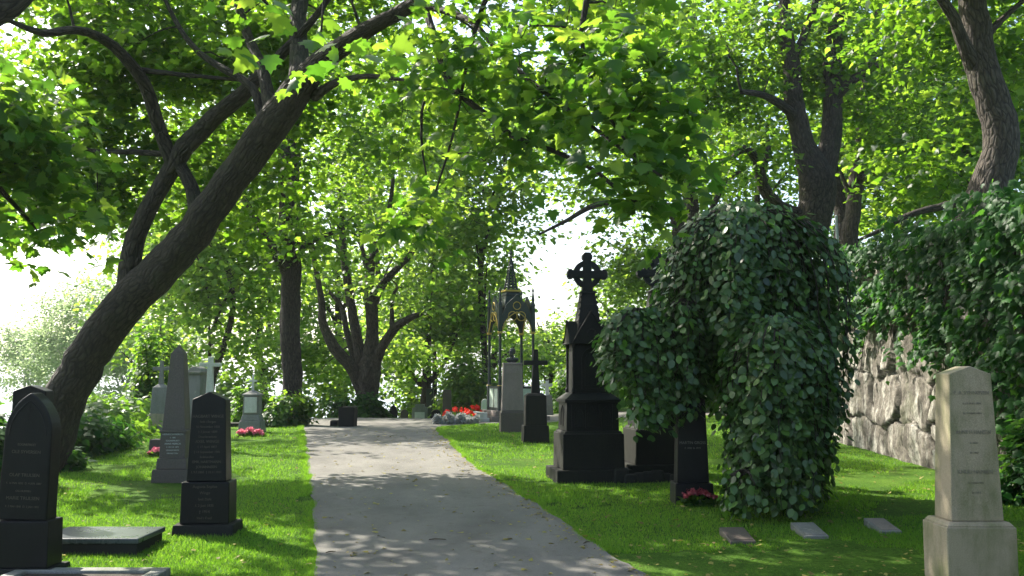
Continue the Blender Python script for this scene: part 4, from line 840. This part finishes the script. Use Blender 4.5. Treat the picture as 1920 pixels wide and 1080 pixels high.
# many stemmed maple
Y = 32
st = [[(690, 800, 58, Y), (690, 775, 44, Y), (689, 735, 42, Y), (690, 700, 50, Y), (697, 640, 26, Y), (698, 580, 22, Y), (692, 525, 18, Y), (704, 460, 14, Y), (730, 390, 10, Y), (740, 300, 5, Y)],
      [(682, 740, 26, Y), (660, 690, 24, Y-.3), (628, 652, 22, Y-.6), (606, 608, 17, Y-.8), (602, 560, 13, Y-1), (590, 490, 9, Y-1), (580, 400, 5, Y-1)],
      [(684, 710, 24, Y), (676, 670, 22, Y), (664, 610, 20, Y), (655, 550, 17, Y), (645, 480, 14, Y), (640, 400, 10, Y), (628, 300, 5, Y)],
      [(700, 700, 22, Y), (714, 655, 19, Y-.3), (738, 618, 17, Y-.6), (764, 598, 14, Y-.9), (790, 588, 9, Y-1.2)],
      [(697, 575, 16, Y), (720, 530, 14, Y), (748, 500, 12, Y), (775, 468, 10, Y), (800, 400, 6, Y)], [(668, 690, 13, Y+.3), (650, 620, 11, Y+.6), (640, 575, 9, Y+.8), (615, 545, 6, Y+1)], [(696, 530, 12, Y), (680, 470, 9, Y), (672, 400, 6, Y)], [(735, 620, 9, Y-.5), (736, 560, 7, Y-.5), (745, 540, 5, Y-.5)]]
ms = [ell(700, 330, Y, 200, 160, 3.0, 120), ell(620, 480, Y-1, 110, 80, 1.6, 40), ell(800, 520, Y-1, 110, 90, 1.8, 60), ell(600, 690, Y+2, 90, 70, 1.5, 36), ell(740, 680, Y+4, 70, 50, 1.5, 26), ell(700, 180, Y, 200, 120, 3, 70)]
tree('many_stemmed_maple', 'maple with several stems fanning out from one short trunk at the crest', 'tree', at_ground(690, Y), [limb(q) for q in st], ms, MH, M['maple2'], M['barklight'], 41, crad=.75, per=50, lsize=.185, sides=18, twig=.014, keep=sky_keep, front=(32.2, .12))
# ivy stemmed tree further back
Y = 42
st = [[(798, 800, 26, Y), (799, 740, 20, Y), (800, 700, 17, Y), (802, 650, 13, Y), (806, 560, 9, Y), (815, 460, 6, Y)], [(797, 730, 11, Y), (780, 712, 8, Y), (765, 690, 6, Y), (750, 650, 4, Y)], [(802, 720, 11, Y), (822, 698, 9, Y), (838, 670, 7, Y), (860, 620, 4, Y)]]
ms = [ell(830, 500, Y, 130, 130, 3, 110), ell(760, 640, Y, 80, 60, 2, 40), ell(870, 620, Y+1, 70, 50, 2, 36), ell(900, 420, Y, 110, 120, 3, 70)]
tree('ivy_stemmed_tree', 'distant forked tree with ivy round its lower stem, right of the many stemmed maple', 'tree', at_ground(798, Y), [limb(q) for q in st], ms, LS, M['maple2'], M['bark'], 51, crad=.95, per=54, lsize=.22, twig=.02, keep=sky_keep)
# trees on the hill behind the wall
def on_hill(px, Y): x = (px-960)/F*Y; return (x, Y, float(hz(x, Y))-.1)
Y = 24
st = [[(1512, 470, 80, Y), (1520, 420, 72, Y), (1530, 380, 68, Y), (1532, 340, 70, Y), (1508, 270, 40, Y), (1490, 200, 36, Y), (1482, 120, 33, Y), (1470, 40, 25, Y), (1475, -60, 16, Y), (1460, -200, 8, Y)],
      [(1540, 350, 44, Y), (1556, 270, 42, Y+.2), (1562, 190, 37, Y+.3), (1560, 110, 34, Y+.4), (1575, 30, 28, Y+.5), (1595, -60, 18, Y+.6), (1600, -200, 8, Y+.6)],
      [(1505, 405, 30, Y), (1462, 388, 26, Y-.4), (1432, 350, 23, Y-.7), (1418, 300, 19, Y-1), (1395, 278, 14, Y-1.2), (1370, 300, 8, Y-1.4)],
      [(1500, 230, 22, Y), (1470, 200, 18, Y-.3), (1430, 178, 14, Y-.6), (1390, 172, 9, Y-1)], [(1563, 185, 22, Y+.2), (1600, 150, 17, Y), (1650, 120, 13, Y-.3), (1710, 90, 10, Y-.5), (1762, 45, 7, Y-.8)],
      [(1482, 130, 14, Y), (1510, 60, 14, Y), (1530, 0, 12, Y), (1540, -80, 6, Y)], [(1425, 330, 12, Y-.8), (1440, 290, 12, Y-.8), (1440, 260, 8, Y-.8)]]
ms = [ell(1400, 80, Y, 180, 160, 2.6, 130), ell(1620, 60, Y, 160, 160, 2.6, 110), ell(1370, 280, Y-1, 110, 80, 1.5, 50), ell(1660, 240, Y+2, 120, 80, 1.6, 44), ell(1500, -140, Y, 260, 110, 3, 100), ell(1290, 180, Y+1, 90, 130, 1.6, 50), (3.2, 18.6, 8.9, 2.8, 2.2, .9, 90)]  # last clump added over the path to shade the wall creeper
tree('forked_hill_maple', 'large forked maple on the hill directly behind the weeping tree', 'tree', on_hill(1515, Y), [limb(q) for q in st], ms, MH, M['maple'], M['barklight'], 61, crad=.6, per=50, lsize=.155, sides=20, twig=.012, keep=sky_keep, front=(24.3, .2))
Y = 29
st = [[(1572, 480, 36, Y), (1580, 430, 30, Y), (1572, 370, 26, Y), (1560, 320, 22, Y), (1562, 260, 14, Y), (1580, 180, 8, Y)]]
ms = [ell(1600, 170, Y+1, 120, 110, 2, 50)]
tree('hill_maple', 'left one of two slim dark stems rising behind the grey metal post', 'tree', on_hill(1572, Y), [limb(q) for q in st], ms, MH, M['maple2'], M['bark'], 71, crad=.7, per=50, lsize=.175, twig=.014, front=(29.5, .2))
st = [[(1592, 480, 36, Y-1), (1596, 430, 30, Y-1), (1604, 370, 28, Y-1), (1606, 320, 26, Y-1), (1615, 250, 22, Y-1), (1622, 170, 20, Y-1), (1640, 80, 13, Y-1), (1650, -30, 7, Y-1)], [(1605, 345, 13, Y-1), (1630, 328, 11, Y-1.3), (1670, 320, 9, Y-1.5), (1722, 325, 5, Y-1.8)], [(1603, 380, 12, Y-1), (1585, 345, 9, Y-1), (1575, 320, 6, Y-1)]]
ms = [ell(1640, 420, Y+3, 80, 40, 1, 16), ell(1690, 150, Y, 140, 120, 2.4, 70), ell(1740, 290, Y+3, 90, 60, 1.6, 40), ell(1650, 0, Y, 160, 80, 2, 60)]
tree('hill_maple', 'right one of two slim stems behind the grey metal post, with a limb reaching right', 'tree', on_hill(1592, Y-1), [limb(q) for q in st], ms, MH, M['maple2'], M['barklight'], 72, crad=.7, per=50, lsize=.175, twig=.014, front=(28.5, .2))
Y = 14.6
st = [[(1836, 452, 104, Y), (1842, 405, 86, Y), (1857, 345, 74, Y), (1872, 285, 68, Y), (1870, 225, 66, Y), (1850, 160, 62, Y), (1836, 100, 58, Y), (1830, 50, 55, Y), (1822, 0, 52, Y), (1812, -90, 46, Y), (1790, -220, 30, Y), (1760, -380, 14, Y)],
      [(1828, 130, 34, Y), (1806, 80, 26, Y-.2), (1788, 35, 22, Y-.3), (1760, -10, 18, Y-.4), (1700, -100, 10, Y-.6)], [(1850, 65, 18, Y), (1880, 35, 12, Y), (1925, -5, 9, Y), (1990, -60, 5, Y)]]
ms = [ell(1780, -100, Y, 260, 110, 2.2, 110), ell(1700, 60, Y+3, 120, 90, 1.2, 30), ell(1900, 100, Y+1.8, 80, 110, .8, 24), (5.6, 12.5, 8.2, 3.2, 3, 1.4, 90)]
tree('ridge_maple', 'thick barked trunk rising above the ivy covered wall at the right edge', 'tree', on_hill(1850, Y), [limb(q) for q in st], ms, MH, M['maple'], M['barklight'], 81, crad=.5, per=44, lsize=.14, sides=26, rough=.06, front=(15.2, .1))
Y = 19
st = [[(1985, 470, 50, Y), (1970, 300, 44, Y), (1960, 150, 40, Y), (1950, 0, 32, Y), (1950, -150, 20, Y)], [(1965, 400, 26, Y), (1890, 385, 20, Y-.3), (1820, 378, 17, Y-.6), (1760, 388, 14, Y-.8), (1700, 405, 12, Y-1), (1650, 432, 9, Y-1.1), (1610, 450, 5, Y-1.2)]]
ms = [ell(1950, 60, Y, 170, 170, 2.5, 100), ell(1720, 330, Y+1, 90, 60, 1.2, 28), ell(1800, 300, Y+3, 90, 90, 1.5, 36)]
tree('hill_maple', 'maple just off the right edge sending a low dark limb above the wall', 'tree', on_hill(1985, Y), [limb(q) for q in st], ms, MH, M['maple'], M['bark'], 82, crad=.6, per=46, lsize=.155, twig=.012, front=(19.2, .25))
Y = 33
st = [[(1268, 560, 46, Y), (1280, 450, 36, Y), (1265, 400, 26, Y), (1225, 385, 16, Y), (1170, 380, 12, Y-1), (1115, 385, 10, Y-1.6), (1060, 415, 7, Y-2), (1010, 440, 4, Y-2)], [(1285, 470, 28, Y), (1300, 400, 24, Y), (1288, 320, 19, Y), (1296, 220, 17, Y), (1304, 120, 15, Y), (1300, 0, 11, Y), (1300, -120, 6, Y)], [(1290, 430, 14, Y), (1330, 400, 12, Y), (1360, 340, 9, Y), (1390, 320, 6, Y)], [(1292, 250, 9, Y), (1340, 190, 7, Y), (1390, 180, 4, Y)]]
ms = [ell(1220, 250, Y, 150, 160, 2.5, 110), ell(1180, 500, Y+2, 60, 90, 1.8, 44), ell(1100, 330, Y-1, 120, 50, 1.8, 40), ell(1260, 40, Y, 180, 120, 2.5, 60), ell(1050, 200, Y, 130, 130, 2.5, 40)]
x = (1268-960)/F*Y
tree('leaning_hill_tree', 'bright leaved tree leaning left behind the twin Celtic monuments', 'tree', (x, Y, gz(x, Y)-.1), [limb(q) for q in st], ms, MH, M['maple2'], M['bark'], 91, crad=.75, per=50, lsize=.19, twig=.014, keep=sky_keep, front=(32.5, .2))
# background trees, one builder
def back_tree(px, Y, row_top, wpx, n, label, seed, lm='maple2', low=None, th=16, crad=1.0, ls=.28, hill_=False, bm_='bark', name='background_tree', extra=(), hole=True, leaf=None, per_=64):
    b0 = on_hill(px, Y) if hill_ else at_ground(px, Y); rs = np.random.RandomState(seed); zt = P(px, row_top, Y).z; zl = P(px, low, Y).z if low else b0[2]+1.5
    h = zt-b0[2]; w_ = wpx/F*Y; x, y, z = b0; r = th/2/F*Y
    st = [[(x, y, z, r*1.3), (x+.1, y, z+h*.15, r), (x+rs.randn()*.3, y, z+h*.4, r*.8), (x+rs.randn()*.4, y, z+h*.65, r*.5), (x+rs.randn()*.5, y, z+h*.9, r*.15)]]
    for k in range(6):
        a = rs.rand()*6.28; zz = z+h*(.22+.09*k); L = w_*(.75-.07*k)
        st.append([(x, y, zz, r*.5), (x+math.cos(a)*L*.4, y+math.sin(a)*L*.4, zz+h*.10, r*.35), (x+math.cos(a)*L*.8, y+math.sin(a)*L*.8, zz+h*.17, r*.1)])
    zc = (zt+zl)/2; ms = [(x, y, zc, w_, w_*.7, (zt-zl)/2, n)]+list(extra)
    return tree(name, label, 'tree', b0, st, ms, leaf or LS, M[lm], M[bm_], seed, crad=crad, per=per_, lsize=ls*.8, group='trees in the background', twig=.02, keep=sky_keep if hole else None)
back_tree(395, 36, 230, 150, 190, 'bright green tree filling the space between the leaning maple and the straight tree', 101, low=720, th=14)
back_tree(300, 44, 330, 120, 110, 'yellow green tree behind the brown obelisk', 102, low=690, th=14)
back_tree(500, 50, 360, 130, 110, 'pale sunlit tree standing behind the straight tree', 103, low=690, th=16)
back_tree(640, 48, 330, 140, 110, 'sunlit tree behind the many stemmed maple', 104, low=750, th=18)
back_tree(770, 58, 300, 140, 110, 'hazy tree between the many stemmed maple and the ivy stemmed tree', 105, low=760, th=16)
back_tree(905, 52, 420, 100, 110, 'light green tree left of the gothic canopy', 106, low=760, th=14)
back_tree(1030, 56, 585, 80, 70, 'low light green tree seen behind the gothic canopy', 107, low=740, th=12)
back_tree(1150, 48, 520, 95, 100, 'yellow green tree seen between the twin Celtic monuments', 108, low=740, th=12)
back_tree(905, 42, 60, 110, 46, 'tall tree filling the top middle above the gothic canopy spire', 109, low=420, th=12, extra=[ell(1020, 230, 40, 130, 140, 3, 58)])
back_tree(1290, 44, 100, 160, 80, 'green tree on the hill behind the forked maple, on its left', 110, low=520, th=14, hill_=True)
back_tree(1440, 40, 60, 160, 95, 'green tree on the hill right behind the forked maple', 111, low=470, th=14, hill_=True, lm='maple')
back_tree(1680, 36, 80, 170, 150, 'green tree on the hill beyond the two slim stems', 112, low=430, th=14, hill_=True, lm='maple')
back_tree(1840, 30, 60, 170, 150, 'green tree on the hill behind the thick barked trunk', 113, low=400, th=14, hill_=True, lm='maple')
back_tree(812, 47, 90, 120, 60, 'tall green tree above the red flower bed', 114, low=420, th=9, extra=[ell(880, 260, 42, 110, 150, 3, 60)])
back_tree(700, 44, 60, 180, 90, 'tall tree crown above the many stemmed maple', 115, low=400, th=14)
# hazy birches down the slope on the left
def birch(px, Y, row_top, wpx, n, label, seed, low=760):
    return back_tree(px, Y, row_top, wpx, n, label, seed, lm='birch', low=low, th=10, crad=1.0, ls=.2, bm_='birchbark', name='birch', hole=False, per_=130)
birch(150, 62, 505, 95, 130, 'pale hazy birch left of the leaning maple trunk', 121)
birch(60, 66, 590, 80, 90, 'hazy birch at the far left edge, lower than its neighbour', 122)
birch(235, 58, 560, 70, 90, 'hazy birch seen right behind the leaning maple trunk', 123)
birch(340, 70, 600, 90, 80, 'hazy birch behind the grave crosses on the left', 124)
# unseen trees added on the left so that their crowns shade lawn and path
def shade(x, y, z, rx, ry, rz, n, label, seed):
    st = [[(x, y, gz(x, y)-.1, .3), (x+.1, y, gz(x, y)+z*.35, .24), (x, y+.2, z*.75, .16), (x, y, z+rz*.6, .05)]]
    for k in range(5):
        a = k*1.3+seed; st.append([(x, y, z*(.45+.07*k), .12), (x+math.cos(a)*rx*.4, y+math.sin(a)*ry*.4, z*(.6+.07*k), .08), (x+math.cos(a)*rx*.8, y+math.sin(a)*ry*.8, z*(.7+.07*k), .03)])
    return tree('unseen_shade_maple', label, 'tree', (x, y, gz(x, y)-.1), st, [(x, y, z, rx, ry, rz, n)], MH, M['maple'], M['bark'], seed, crad=.65, per=30, lsize=.2)
shade(-13.8, 22.5, 8.4, 4.0, 4.5, 1.5, 90, 'unseen maple added beyond the left edge, its high crown shading the left lawn', 131)
shade(-12.6, 12.0, 8.0, 2.8, 3.0, 1.4, 50, 'unseen maple added for shade beside the left edge maple', 132)
# ------------------------------------------------------------------ bushes
def bush(name, x, y, rx, ry, h, n, label, seed, lm='shrub', leaf=LS, ls=.11, z=None, cat='shrub', group=None, stems=6):
    rs = np.random.RandomState(seed); b0 = np.array([x, y, gz(x, y) if z is None else z]); o = empty(name, tuple(b0), label, cat, group); tb = Tubes()
    for k in range(stems):
        e = unit(rs.randn(1, 3))[0]*[rx*.7, ry*.7, 0]+[0, 0, h*(.5+.35*rs.rand())]; tb.add(np.array([[e[0]*.1, e[1]*.1, -.05], [e[0]*.4, e[1]*.4, e[2]*.5], e]), [.02, .014, .006], 5)
    tb.build('stems', M['bark'], o)
    nb = max(6, int((rx*ry*h)**.5*14)); c = unit(rs.randn(nb, 3)); c[:, 2] = np.abs(c[:, 2]); c = c*[rx, ry, h]*(.55+.4*rs.rand(nb, 1))
    p = c[rs.randint(0, nb, n)]+rs.randn(n, 3)*np.array([rx, ry, h])*.2; p[:, 2] = np.abs(p[:, 2])
    nr = p/np.array([rx, ry, h])*.8+rs.randn(n, 3)*.45+[0, 0, .6]; dr = p*[1, 1, .2]+rs.randn(n, 3)*.4*max(rx, .3)-[0, 0, .3*h]
    leaves('foliage', p, nr, dr, ls*(.55+.7*rs.rand(n)), leaf, M[lm], o); return o
bush('ivy_mound', -7.7, 17.0, .75, 1.6, .72, 4200, 'dark green leafy mound right behind the leaning maple trunk', 201, 'ivy', MH, .12, cat='ivy')
bush('ivy_mound', -8.6, 20.0, 1.0, 1.6, .7, 4200, 'sunlit leafy mound between the leaning trunk and the mossy cross gravestone', 202, 'shrub', MH, .13, cat='ivy')
bush('ivy_mound', -9.6, 23.6, 1.2, 1.6, .75, 3600, 'furthest leafy mound bordering the left lawn', 203, 'shrub', MH, .14, cat='ivy')
bush('ivy_mound', -6.5, 11.8, .75, .9, .95, 4200, 'leafy green mound behind the gothic arch stone at the left edge', 204, 'ivy', MH, .12, cat='ivy')
bush('ivy_mound', -6.9, 14.6, .45, .5, .55, 1500, 'ivy growing round the foot of the leaning maple', 205, 'ivy', MH, .12, cat='ivy')
bush('columnar_shrub', -9.3, 25.0, .62, .6, 2.6, 5200, 'dark leafy column standing behind the mossy cross gravestone', 206, 'mapledark', LS, .12)
bush('shrub', -5.85, 24.4, .75, .5, .85, 2600, 'shrub growing round the foot of the straight tree', 207, 'mapledark', LS, .13)
bush('shrub', -6.9, 25.6, .55, .5, .95, 1500, 'small shrub left of the straight tree foot', 208, 'shrub', LS, .13)
bush('ivy_mound', -4.9, 31.2, .95, .6, .75, 3000, 'ivy spreading at the foot of the many stemmed maple', 209, 'ivy', MH, .14, cat='ivy')
bush('round_shrub', -1.75, 39.5, 1.35, 1.2, 2.9, 7000, 'big rounded light green shrub behind the red flowers', 210, 'maple2', LS, .18)
bush('shrub', -.2, 38, .9, .9, 1.1, 2500, 'dark shrub between the red flowers and the gothic canopy', 211, 'mapledark', LS, .16)
bush('shrub', 5.9, 10.9, .45, .8, .75, 2200, 'low dark growth at the wall foot behind the pale granite gravestone', 212, 'ivy', MH, .11)
bush('shrub', 2.6, 33.5, 1.2, .9, 1.6, 3600, 'green shrub seen past the large Celtic monument', 213, 'shrub', LS, .16)
bush('shrub', 5.6, 30.5, .8, .8, 1.2, 2600, 'green shrub at the far foot of the wall', 214, 'shrub', LS, .16)
for k, (x, y, h_) in enumerate(((6.75, 12.3, .5), (6.95, 13.4, .45), (6.85, 15.2, .45), (6.9, 17.6, .45), (6.9, 20.2, .5), (6.8, 10.6, .5))):
    bush('ivy_mound', x, y, .55, .95, h_, 1500, ['leafy green growth right in front of the foot of the thick barked trunk', 'leafy green growth left of the foot of the thick barked trunk', 'leafy green growth on the wall top under the low dark limb', 'leafy green growth on the wall top below the slim dark stems', 'leafy green growth on the wall top right of the weeping tree', 'leafy green growth on the wall top at the right edge of the view'][k], 230+k, 'ivy', MH, .12, z=HZ-.05, cat='ivy', group='growth along the wall top')
for k, (x, y, rx, h_, lab) in enumerate(((-11.5, 40, 1.6, 2.4, 'soft green shrub behind the grey lantern shaped gravestone'), (-8.3, 44, 1.5, 2.2, 'soft green shrub between the straight tree and the squat black gravestone'), (-15.5, 44, 1.8, 2.6, 'soft green shrub behind the white marble cross'), (-4.6, 47, 1.6, 2.6, 'soft green shrub far behind the brown pointed gravestone'))):
    bush('shrub', x, y, rx, 1.2, h_+.9, 2600, lab, 250+k, 'maple2', LS, .2, group='shrubs down the slope')
# ------------------------------------------------------------------ creeper on the wall
rs = np.random.RandomState(77)
n = 46000; y = 8+rs.rand(n)**1.0*28; z = 4.25-rs.rand(n)**1.15*4.2
def low_edge(y):
    e = np.interp(y, [8, 11, 12, 12.8, 13.8, 14.6, 15.4, 16.5, 18, 20, 26, 36], [.2, .3, .8, 1.3, 1.95, 2.15, 2.4, 2.5, 2.7, 2.6, 2.4, 2.2])
    return e+.28*np.sin(y*4.3)+.18*np.sin(y*9.7+1)+.12*np.sin(y*17)
top = 3.95+.16*np.sin(y*2.1)+.1*np.sin(y*5.3+1)+.08*np.sin(y*11)
cl = np.array([noise.noise(Vector((a*1.5, b_*1.9, 5))) for a, b_ in zip(y, z)])
hang = np.exp(-np.maximum(0, low_edge(y)-z)/.10)
ok = (z < top) & (rs.rand(n) < hang) & ((cl > -.25) | (z > low_edge(y)+.9)); y, z, cl = y[ok], z[ok], cl[ok]; n = len(y)
depth = (.10+.30*np.clip(cl+.35, 0, 1)+.12*ss(3.2, 4, z))*rs.rand(n)**.5
x = 6.42-.10-depth+np.where(z > 3.7, rs.rand(n)*.7, 0)
o = empty('creeper', (6.4, 14, 0), 'dark green creeper hanging over the top of the rubble stone wall', 'creeper')
rel = np.stack([x-6.4, y-14, z], 1)
nr = np.stack([-np.ones(n)*.8+rs.randn(n)*.3, -.25+rs.randn(n)*.6, .5+rs.randn(n)*.5], 1); dr = np.stack([-.25+rs.randn(n)*.2, rs.randn(n)*.5, -1+rs.randn(n)*.35], 1)
leaves('foliage', rel, nr, dr, .06+.10*rs.rand(n), MF, M['ivy'], o)
tb = Tubes()
for k in range(46):
    yy = 8.5+rs.rand()*18; zz = np.linspace(3.7, max(.1, float(low_edge(yy))-.9*rs.rand()), 10); yw = yy+np.cumsum(rs.randn(10))*.07
    tb.add(np.stack([np.full(10, 6.28-6.4)-.02*rs.rand(10), yw-14, zz], 1), np.linspace(.014, .005, 10), 5)
tb.build('vines', M['bark'], o)
# ------------------------------------------------------------------ weeping tree
rs = np.random.RandomState(99)
wx, wy_ = 3.0, 11.75; wz0 = gz(wx, wy_)-.05
o = empty('weeping_elm', (wx, wy_, wz0), 'dense weeping tree with cascading dark oval leaves in front of the wall', 'tree'); off = np.array([wx, wy_, wz0])
tb = Tubes(); lp, ln_, ld = [], [], []
def dome(px, top_row, Y, rx, ry, zend, n, seed, azr=(0, 2*math.pi), rise=.15, inner=.3, wob=.16):
    rs = np.random.RandomState(seed); c = P(px, top_row, Y); c = np.array([c.x, c.y, c.z]); ph = rs.rand(6)*6.3
    for k in range(n):
        a = azr[0]+(azr[1]-azr[0])*rs.rand(); s = inner+(1-inner)*rs.rand()**.45
        lob = 1+wob*math.sin(3*a+ph[0])+wob*.8*math.sin(5*a+ph[1])+wob*.5*math.sin(9*a+ph[2])
        ex, ey = math.cos(a)*rx*s*lob, math.sin(a)*ry*s*lob; ze = zend(a, rs)
        drop0 = 1.05*max(rx, ry)*(s**1.6)                      # how far the arch has fallen when it turns down
        t = np.linspace(0, 1, 12); q = np.stack([c[0]+ex*np.sin(t*math.pi/2), c[1]+ey*np.sin(t*math.pi/2), c[2]-(1-s)*.35*rx-drop0*(1-np.cos(t*math.pi/2))], 1)
        zt = q[-1, 2]; L = max(.1, zt-ze); m = max(2, int(L/.12)); f = np.linspace(0, 1, m+1)[1:, None]
        dn = np.stack([np.full(m, q[-1, 0]), np.full(m, q[-1, 1]), np.full(m, zt)], 1)-f*[0, 0, L]+np.cumsum(rs.randn(m, 3)*[.014, .014, 0], 0)-f**2*np.array([[ex, ey, 0]])*.12
        q = np.vstack([q, dn]); q[:, :2] += rs.randn(len(q), 2)*.008
        if k % 3 == 0: tb.add(q-off, np.linspace(.012, .003, len(q)), 4)
        seg = np.linalg.norm(np.diff(q, axis=0), axis=1); cum = np.concatenate([[0], np.cumsum(seg)]); u = np.arange(.15+rs.rand()*.05, cum[-1], .074); 
        p = np.stack([np.interp(u, cum, q[:, i]) for i in range(3)], 1); tg = unit(np.stack([np.interp(u+.02, cum, q[:, i]) for i in range(3)], 1)-np.stack([np.interp(u-.02, cum, q[:, i]) for i in range(3)], 1)+1e-6)
        outw = unit(np.array([[math.cos(a), math.sin(a), 0]])*np.ones((len(p), 1))); side = np.cross(tg, outw); sg = np.where(np.arange(len(p)) % 2, 1, -1)[:, None]
        lp.append(p+rs.randn(len(p), 3)*.035); ld.append(tg*.5+side*sg*.55+outw*.25+[0, 0, -.55]+rs.randn(len(p), 3)*.18); ln_.append(outw*.7+[0, 0, .8]+rs.randn(len(p), 3)*.42+side*sg*.25)
gzf = wz0
def zmain(a, rs):
    d = math.degrees(a) % 360                                # 0 = right, 180 = left, 270 = towards the camera
    if d < 70 or d > 300: return 1.0+.35*rs.rand() if rs.rand() < .6 else .6+rs.rand()*.8
    if 70 <= d < 150: return 1.2+.6*rs.rand()
    if d < 250: return 1.75+.5*rs.rand()
    return 1.55+.6*rs.rand()
dome(1386, 386, 11.6, 1.0, 1.12, zmain, 540, 1)
dome(1425, 455, 11.9, .68, .8, lambda a, rs: .9+.9*rs.rand(), 150, 7)
dome(1195, 578, 11.2, .50, .55, lambda a, rs: 1.15+.45*rs.rand()**2+(.35 if math.cos(a) < -.2 else -.25*rs.rand()), 190, 2)
dome(1290, 520, 11.5, .42, .5, lambda a, rs: 1.35+.4*rs.rand(), 110, 3)
dome(1285, 560, 10.9, .20, .2, lambda a, rs: 1.13+.3*rs.rand(), 36, 4, inner=.1)
dome(1452, 592, 10.45, .57, .55, lambda a, rs: gzf+.10+.3*rs.rand()**2 if rs.rand() < .42 else gzf+.4+.75*rs.rand(), 430, 5, wob=.08)
dome(1495, 570, 11.4, .36, .7, lambda a, rs: .75+.5*rs.rand(), 130, 6)
dome(1395, 880, 10.1, .22, .22, lambda a, rs: gzf+.08, 34, 8, inner=.1)
lp, ln_, ld = np.vstack(lp), np.vstack(ln_), np.vstack(ld); k = lp[:, 2] > gzf+.05; lp, ln_, ld = lp[k], ln_[k], ld[k]
leaves('foliage', lp-off, ln_, ld, .06+.06*rs.rand(len(lp)), LO, M['weep'], o)
tb.build('hanging_twigs', M['bark'], o)
tb = Tubes(); c = P(1400, 400, 11.6)
tb.add(spline([(0, 0, 0, .13), (.03, 0, .5, .10), (-.06, .02, 1.2, .09), (c.x-wx, c.y-wy_, c.z-wz0-.25, .06)])[:, :3], spline([(0, 0, 0, .13), (.03, 0, .5, .10), (-.06, .02, 1.2, .09), (c.x-wx, c.y-wy_, c.z-wz0-.25, .06)])[:, 3], 14, .06, rs)
for px, row, Y in ((1195, 590, 11.2), (1290, 530, 11.5), (1462, 605, 10.45), (1545, 575, 11.4), (1480, 450, 11.9)):
    e = P(px, row, Y); s_ = spline([(-.05, .02, 1.3, .06), ((e.x-wx)*.5, (e.y-wy_)*.5, max(1.9, (e.z-wz0)*.9), .045), (e.x-wx, e.y-wy_, e.z-wz0, .02)]); tb.add(s_[:, :3], s_[:, 3], 8, .05, rs)
tb.build('trunk', M['bark'], o)
# ------------------------------------------------------------------ haze
mb = MB(); mb.box(-4100, 4100, -70, 4100, -12.5, 42); hz_o = mb.build('haze', None, None, 0); tag(hz_o, kind='stuff')
m = bpy.data.materials.new('haze'); m.use_nodes = True; nt = m.node_tree; nt.nodes.clear()
out = nt.nodes.new('ShaderNodeOutputMaterial'); pv = nt.nodes.new('ShaderNodeVolumePrincipled')
pv.inputs['Density'].default_value = .0004; pv.inputs['Color'].default_value = (.95, .97, 1, 1); pv.inputs['Anisotropy'].default_value = .4
nt.links.new(pv.outputs[0], out.inputs['Volume']); hz_o.data.materials.append(m)
